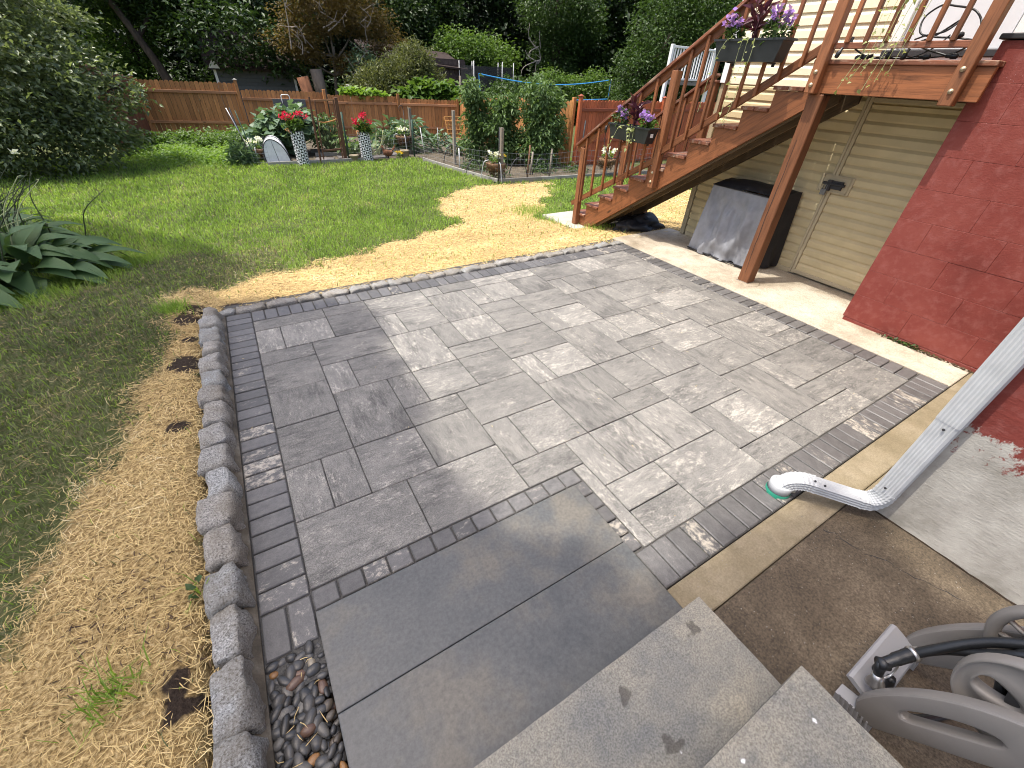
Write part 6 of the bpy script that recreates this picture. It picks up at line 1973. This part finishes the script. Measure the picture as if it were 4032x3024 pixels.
h1 = hosta(-2.38, 6.62, 80, .78, 'nearest low hosta with broad dark green leaves at the left edge', hl)
h2 = hosta(-2.78, 7.7, 70, .74, 'broad leaved hosta behind the nearest one', hl)
h3 = hosta(-2.95, 5.95, 56, .7, 'hosta cut by the left picture edge', hl)
h4 = hosta(-3.15, 9.0, 36, .5, 'lighter green hosta clump farthest up the bed', hl_b, 1.2)
def stalk(root, p, q, pale, fl=0):
    p, q = Vector(p), Vector(q)
    m = MB(); k = p.lerp(q, .55) + Vector((-.06, 0, .10))
    pa = rpath([p, p.lerp(k, .5), k, q], 5)
    m.tube(pa, [.0095 - .0004 * i for i in range(len(pa))], 5)
    for i in range(6, len(pa)):
        d = Vector(rng.normal(size=3)) * .018; m.tube([pa[i], pa[i] + d], [.004, .003], 4)
    link('flower_stalk', m.mesh('stalk', True), MAT['stem_pale' if pale else 'stem_dark'], root)
    for _ in range(fl):
        c = np.array(q) + rng.normal(size=3) * .03
        Q = np.repeat(c[None], 9, 0) + rng.normal(size=(9, 3)) * .012
        link('flower', leafmesh('flower', Q, .075, .55, .2, unit(rng.normal(size=(9, 3)) + [.6, 0, -.3]), .1, .2, .1), MAT['f_white'], root)
for i in range(26):
    x0, y0 = -2.6 + rng.normal() * .22, 7.0 + rng.normal() * .3
    stalk(h1, (x0, y0, .0), (x0 + rng.uniform(.0, .55), y0 + rng.uniform(-.1, .4), rng.uniform(.42, .88)), i % 3 == 0, 1 if i in (3, 9, 12) else 0)
for i in range(18):
    x0, y0 = -3.0 + rng.normal() * .25, 7.9 + rng.normal() * .3
    stalk(h2, (x0, y0, .0), (x0 + rng.uniform(-.1, .6), y0 + rng.uniform(-.1, .4), rng.uniform(.45, 1.0)), i % 3 == 0, 1 if i in (2, 7) else 0)

# ------------------------------------------------------------------ grass, straw
def blades(name, x, y, h, wd, mat, lean=.5):
    n = len(x)
    z = terr(x, y)
    a = rng.uniform(0, 2 * math.pi, n); b_ = rng.uniform(0, 2 * math.pi, n)
    ln = np.abs(rng.normal(size=n)) * lean + .15
    dx, dy = np.cos(a), np.sin(a)
    sx, sy = np.cos(b_) * wd / 2, np.sin(b_) * wd / 2
    V = np.empty((n, 5, 3))
    V[:, 0] = np.stack([x - sx, y - sy, z - .005], 1); V[:, 1] = np.stack([x + sx, y + sy, z - .005], 1)
    mx, my, mz = x + dx * h * ln * .30, y + dy * h * ln * .30, z + h * .62
    V[:, 2] = np.stack([mx + sx * .8, my + sy * .8, mz], 1); V[:, 3] = np.stack([mx - sx * .8, my - sy * .8, mz], 1)
    V[:, 4] = np.stack([x + dx * h * ln, y + dy * h * ln, z + h * np.clip(1.05 - .35 * ln, .3, 1)], 1)
    I = np.arange(n) * 5
    F = np.concatenate([np.stack([I, I + 1, I + 2], 1), np.stack([I, I + 2, I + 3], 1), np.stack([I + 3, I + 2, I + 4], 1)])
    return link(name, npmesh(name, V.reshape(-1, 3), F), MAT[mat], kind='stuff')


def scatter(n, x0, x1, y0, y1, power=1.25):
    """more points near the steps"""
    x = rng.uniform(x0, x1, n); y = rng.uniform(y0, y1, n)
    d = np.hypot(x, y)
    keep = rng.uniform(0, 1, n) < np.minimum(1, (4.0 / d) ** power)
    return x[keep], y[keep]


x, y = scatter(1150000, -5.2, 10.5, .2, 17.5, 1.35)
th = np.degrees(np.arctan2(x, y))
bad = ((x > -.66) & (x < 6.15) & (y < 4.60)) | inpoly(x, y, GARDEN) | inpoly(x, y, STAIRPAD) | (th < -60) | (th > 62) | ((x > 4.76) & (y < 4.8))
cov_ = np.clip(.5 + .9 * np.sin(x * 1.7 + 2 * np.sin(y * 1.1)) * np.sin(y * 1.3 + 1.2 * np.sin(x * .9)) + .35 * np.sin(x * 5.1 + y * 3.3), 0, 1)
sm_ = straw_mask(x, y)
so_ = soil_mask(x, y)
left = (x < .2) & (y < 7.0) & (x > -2.0 - .1 * y)                # worn, thinner turf near the new edging
prob = (1 - .965 * np.clip((sm_ - .15) / .45, 0, 1)) * (1 - .95 * np.clip(so_, 0, 1)) * np.where(left, .6 + .4 * cov_, .75 + .25 * cov_)
ok = ~bad & (rng.uniform(0, 1, len(x)) < prob)
x, y, left, sm_ = x[ok], y[ok], left[ok], sm_[ok]
d = np.hypot(x, y)
dull = (left & (rng.uniform(0, 1, len(x)) < .62)) | (rng.uniform(0, 1, len(x)) < .18)
hh = rng.uniform(.035, .075, len(x)) * (1 + .05 * np.clip(d - 5, 0, 8)) * np.where(left, .85, 1.0)
wd = (.0032 + .0011 * np.clip(d - 2, 0, 14)) * rng.uniform(.7, 1.3, len(x))
blades('grass', x[~dull], y[~dull], hh[~dull], wd[~dull], 'grass', .7)
blades('grass', x[dull], y[dull], hh[dull], wd[dull], 'grass_dull', 1.2)
# longer tufts at the edges
tx = []; ty = []
for cx_, cy_, r, n in ((-.92, 1.15, .07, 60), (-.85, 4.55, .12, 240), (-1.9, 6.3, .35, 1500), (-1.5, 6.9, .3, 1100), (-2.3, 5.8, .4, 1800), (.30, 15.0, .3, 300), (5.0, 6.5, .5, 700), (4.95, 7.3, .4, 500), (-.65, 1.47, .03, 40), (5.2, 5.68, .3, 260)):
    tx.append(cx_ + rng.normal(size=n) * r * .6); ty.append(cy_ + rng.normal(size=n) * r * .6)
tx, ty = np.concatenate(tx), np.concatenate(ty)
ok = ~(((tx > -.66) & (tx < 6.2) & (ty < 4.62)) | inpoly(tx, ty, STAIRPAD))
tx, ty = tx[ok], ty[ok]
blades('grass_tufts', tx, ty, rng.uniform(.07, .15, len(tx)), np.full(len(tx), .006), 'grass', .8)


def stalks(name, x, y, L, wd, mat, zmax=.022, tilt=.16):
    n = len(x)
    z = terr(x, y) + rng.uniform(.002, zmax, n)
    a = rng.uniform(0, 2 * math.pi, n)
    e = rng.normal(size=n) * tilt
    D = np.stack([np.cos(a) * np.cos(e), np.sin(a) * np.cos(e), np.sin(e)], 1)
    S = np.stack([-np.sin(a), np.cos(a), np.zeros(n)], 1)
    C = np.stack([x, y, z], 1)
    L = L[:, None]; W_ = (wd / 2)[:, None]
    bend = rng.normal(size=(n, 1)) * .10
    up = np.array([0, 0, 1.0])
    V = np.empty((n, 8, 3))
    e0, mid, e1 = C - D * L / 2, C + S * L * bend, C + D * L / 2
    V[:, 0] = e0 - S * W_; V[:, 1] = e0 + up * W_ * .8; V[:, 2] = mid + up * W_ * .8; V[:, 3] = mid - S * W_
    V[:, 4] = e0 + S * W_; V[:, 5] = mid + S * W_; V[:, 6] = e1 + up * W_ * .6; V[:, 7] = e1
    I = np.arange(n) * 8
    F = np.concatenate([np.stack([I, I + 3, I + 2], 1), np.stack([I, I + 2, I + 1], 1), np.stack([I + 1, I + 2, I + 5], 1), np.stack([I + 1, I + 5, I + 4], 1),
                        np.stack([I + 3, I + 7, I + 2], 1), np.stack([I + 2, I + 7, I + 5], 1)])
    return link(name, npmesh(name, V.reshape(-1, 3), F), MAT[mat], kind='stuff')


x, y = scatter(900000, -2.4, 10, .2, 10.6, 1.15)
sm_ = straw_mask(x, y); so_ = soil_mask(x, y)
patchy = .72 + .38 * np.sin(x * 3.1 + 1.5 * np.sin(y * 4)) * np.sin(y * 3.7)
prob = np.clip((sm_ - .12) / .5, 0, 1) * np.clip(patchy, .25, 1) * (1 - .93 * np.clip(so_ * 1.3, 0, 1))
prob = np.maximum(prob, np.where((pdist(x, y, STRAW) > -1.3) & (x < .3), .045, .004))
bad = ((x > -.60) & (x < 6.15) & (y < 4.585)) | inpoly(x, y, STAIRPAD) | inpoly(x, y, GARDEN)
near = np.where(np.hypot(x, y) < 4.6, .62, .40)
ok = ~bad & (rng.uniform(0, 1, len(x)) < prob * near)
x, y = x[ok], y[ok]
d = np.hypot(x, y)
L = (rng.gamma(3.2, .014, len(x)) + .020)
stalks('straw', x, y, np.minimum(L, .13), (.0024 + .0007 * np.clip(d - 2.5, 0, 8)) * rng.uniform(.7, 1.4, len(x)), 'straw')
x, y = scatter(260000, -2.4, 9, .2, 10.4, 1.3)
ok = ~(((x > -.60) & (x < 6.15) & (y < 4.585)) | inpoly(x, y, STAIRPAD) | inpoly(x, y, GARDEN)) & (rng.uniform(0, 1, len(x)) < .55 * np.clip((straw_mask(x, y) - .2) / .5, 0, 1) * (1 - .9 * np.clip(soil_mask(x, y) * 1.3, 0, 1)))
x, y = x[ok], y[ok]
stalks('straw', x, y, rng.gamma(3, .007, len(x)) + .008, (.0022 + .0006 * np.clip(np.hypot(x, y) - 2.5, 0, 8)) * rng.uniform(.7, 1.5, len(x)), 'straw', .018, .25)
# dry thatch in the worn turf
x, y = scatter(420000, -4.5, .6, .2, 8.5, 1.3)
ok = (x < -.66) | (y > 4.62)
ok &= (rng.uniform(0, 1, len(x)) < .15) & (straw_mask(x, y) < .6) & (x > -2.2 - .12 * y) & (y < 7.6)
x, y = x[ok], y[ok]
stalks('thatch', x, y, rng.gamma(3, .010, len(x)) + .012, (.0018 + .0006 * np.clip(np.hypot(x, y) - 2.5, 0, 8)) * rng.uniform(.7, 1.4, len(x)), 'thatch', .035, .35)
# brown litter through the straw
x, y = scatter(150000, -1.7, 9, .3, 10.3, 1.2)
ok = (straw_mask(x, y) > .35) & ~(((x > -.62) & (x < 6.15) & (y < 4.59)) | inpoly(x, y, STAIRPAD) | inpoly(x, y, GARDEN)) & (np.sin(x * 4.3 + 2) * np.sin(y * 3.9 + x) > .25) & (rng.uniform(0, 1, len(x)) < .35)
x, y = x[ok], y[ok]
stalks('straw_litter', x, y, rng.uniform(.015, .05, len(x)), rng.uniform(.003, .006, len(x)), 'mulch', .02)
# a few loose stalks on the pebbles and paving edge
for (xa, xb, ya, yb, n, nm) in ((-.46, -.27, .5, 1.05, 14, 'straw'),):
    x = rng.uniform(xa, xb, n); y = rng.uniform(ya, yb, n)
    o = stalks('straw', x, y, rng.uniform(.02, .06, n), np.full(n, .003), 'straw', .03)
# broad weed leaves in the straw
x = rng.uniform(-.4, 4.6, 46); y = rng.uniform(.5, 4.4, 46)
ok = (y > 1.2) | (x > 1.35)
o_ = stalks('paving_debris', x[ok], y[ok], rng.uniform(.008, .030, ok.sum()), np.full(ok.sum(), .003), 'straw', .004, .02)
wd_ = thing('weed', 'small green weed in the straw next to the kerb stones', 'weed', (-.66, 1.45, .1))
link('leaves', leafmesh('leaves', np.array([(-.67, 1.45, .13), (-.66, 1.46, .135), (-.665, 1.44, .13), (-.65, 1.47, .14), (-.69, 1.43, .12), (-.655, 1.45, .14)]), .045, .55, 1.2, None, .2), MAT['l_mid'], wd_)
# dark rag and debris under the stairs
m = MB(); bm = bmesh.new(); bmesh.ops.create_icosphere(bm, subdivisions=4, radius=1)
for v in bm.verts: v.co = Vector((v.co.x * .42, v.co.y * .30, max(v.co.z, -.3) * .16)) * (1 + .5 * noise.noise(v.co * 1.8)) + noise.noise_vector(v.co * 5) * .03
me = bpy.data.meshes.new('sack'); bm.to_mesh(me); bm.free(); me.polygons.foreach_set('use_smooth', [True] * len(me.polygons))
link('dark_sack', me, MAT['cover_black'], None, T3(5.75, 5.15, -.02), 'crumpled black sack lying in the shade under the stairs', 'sack')

# moss and a dark seam where walls meet the concrete
P = np.stack([5.205 + rng.normal(size=150) * .012, .95 + rng.normal(size=150) * .10, .008 + np.abs(rng.normal(size=150)) * .012], 1)
link('moss', leafmesh('moss', P, .026, .7, 1.0, None, .2), MAT['l_mid'], kind='stuff')
P = np.stack([5.195 + rng.normal(size=260) * .010, rng.uniform(.35, 1.2, 260), .006 + np.abs(rng.normal(size=260)) * .006], 1)
link('crumbled_paint', leafmesh('crumbs', P, .018, .8, 1.5, None, 0), MAT['mulch'], kind='stuff')
m = MB()
pts = [(2.708 + rnd.uniform(-.004, .004), .14 - .05 * i, .0) for i in range(28)]
m.tube(pts, [.004 + .003 * abs(math.sin(i * 2.1)) for i in range(28)], 5)
link('wall_seam', m.mesh('seam'), MAT['soil'], pad)
# grit on the concrete by the hose reel
x = rng.uniform(1.25, 2.68, 260); y = rng.uniform(-.6, .42, 260)
ok = (x > 1.26)
gm = MB()
for a, b_ in zip(x[ok], y[ok]):
    r_ = rng.uniform(.0015, .0045)
    gm.add([(a - r_, b_ - r_ * .6, .0005), (a + r_, b_ - r_ * .4, .0005), (a + r_ * .3, b_ + r_, .0005), (a, b_, .0005 + r_ * .8)], [(0, 1, 3), (1, 2, 3), (2, 0, 3)])
link('grit', gm.mesh('grit', fix=False), MAT['edging_block'], kind='stuff')
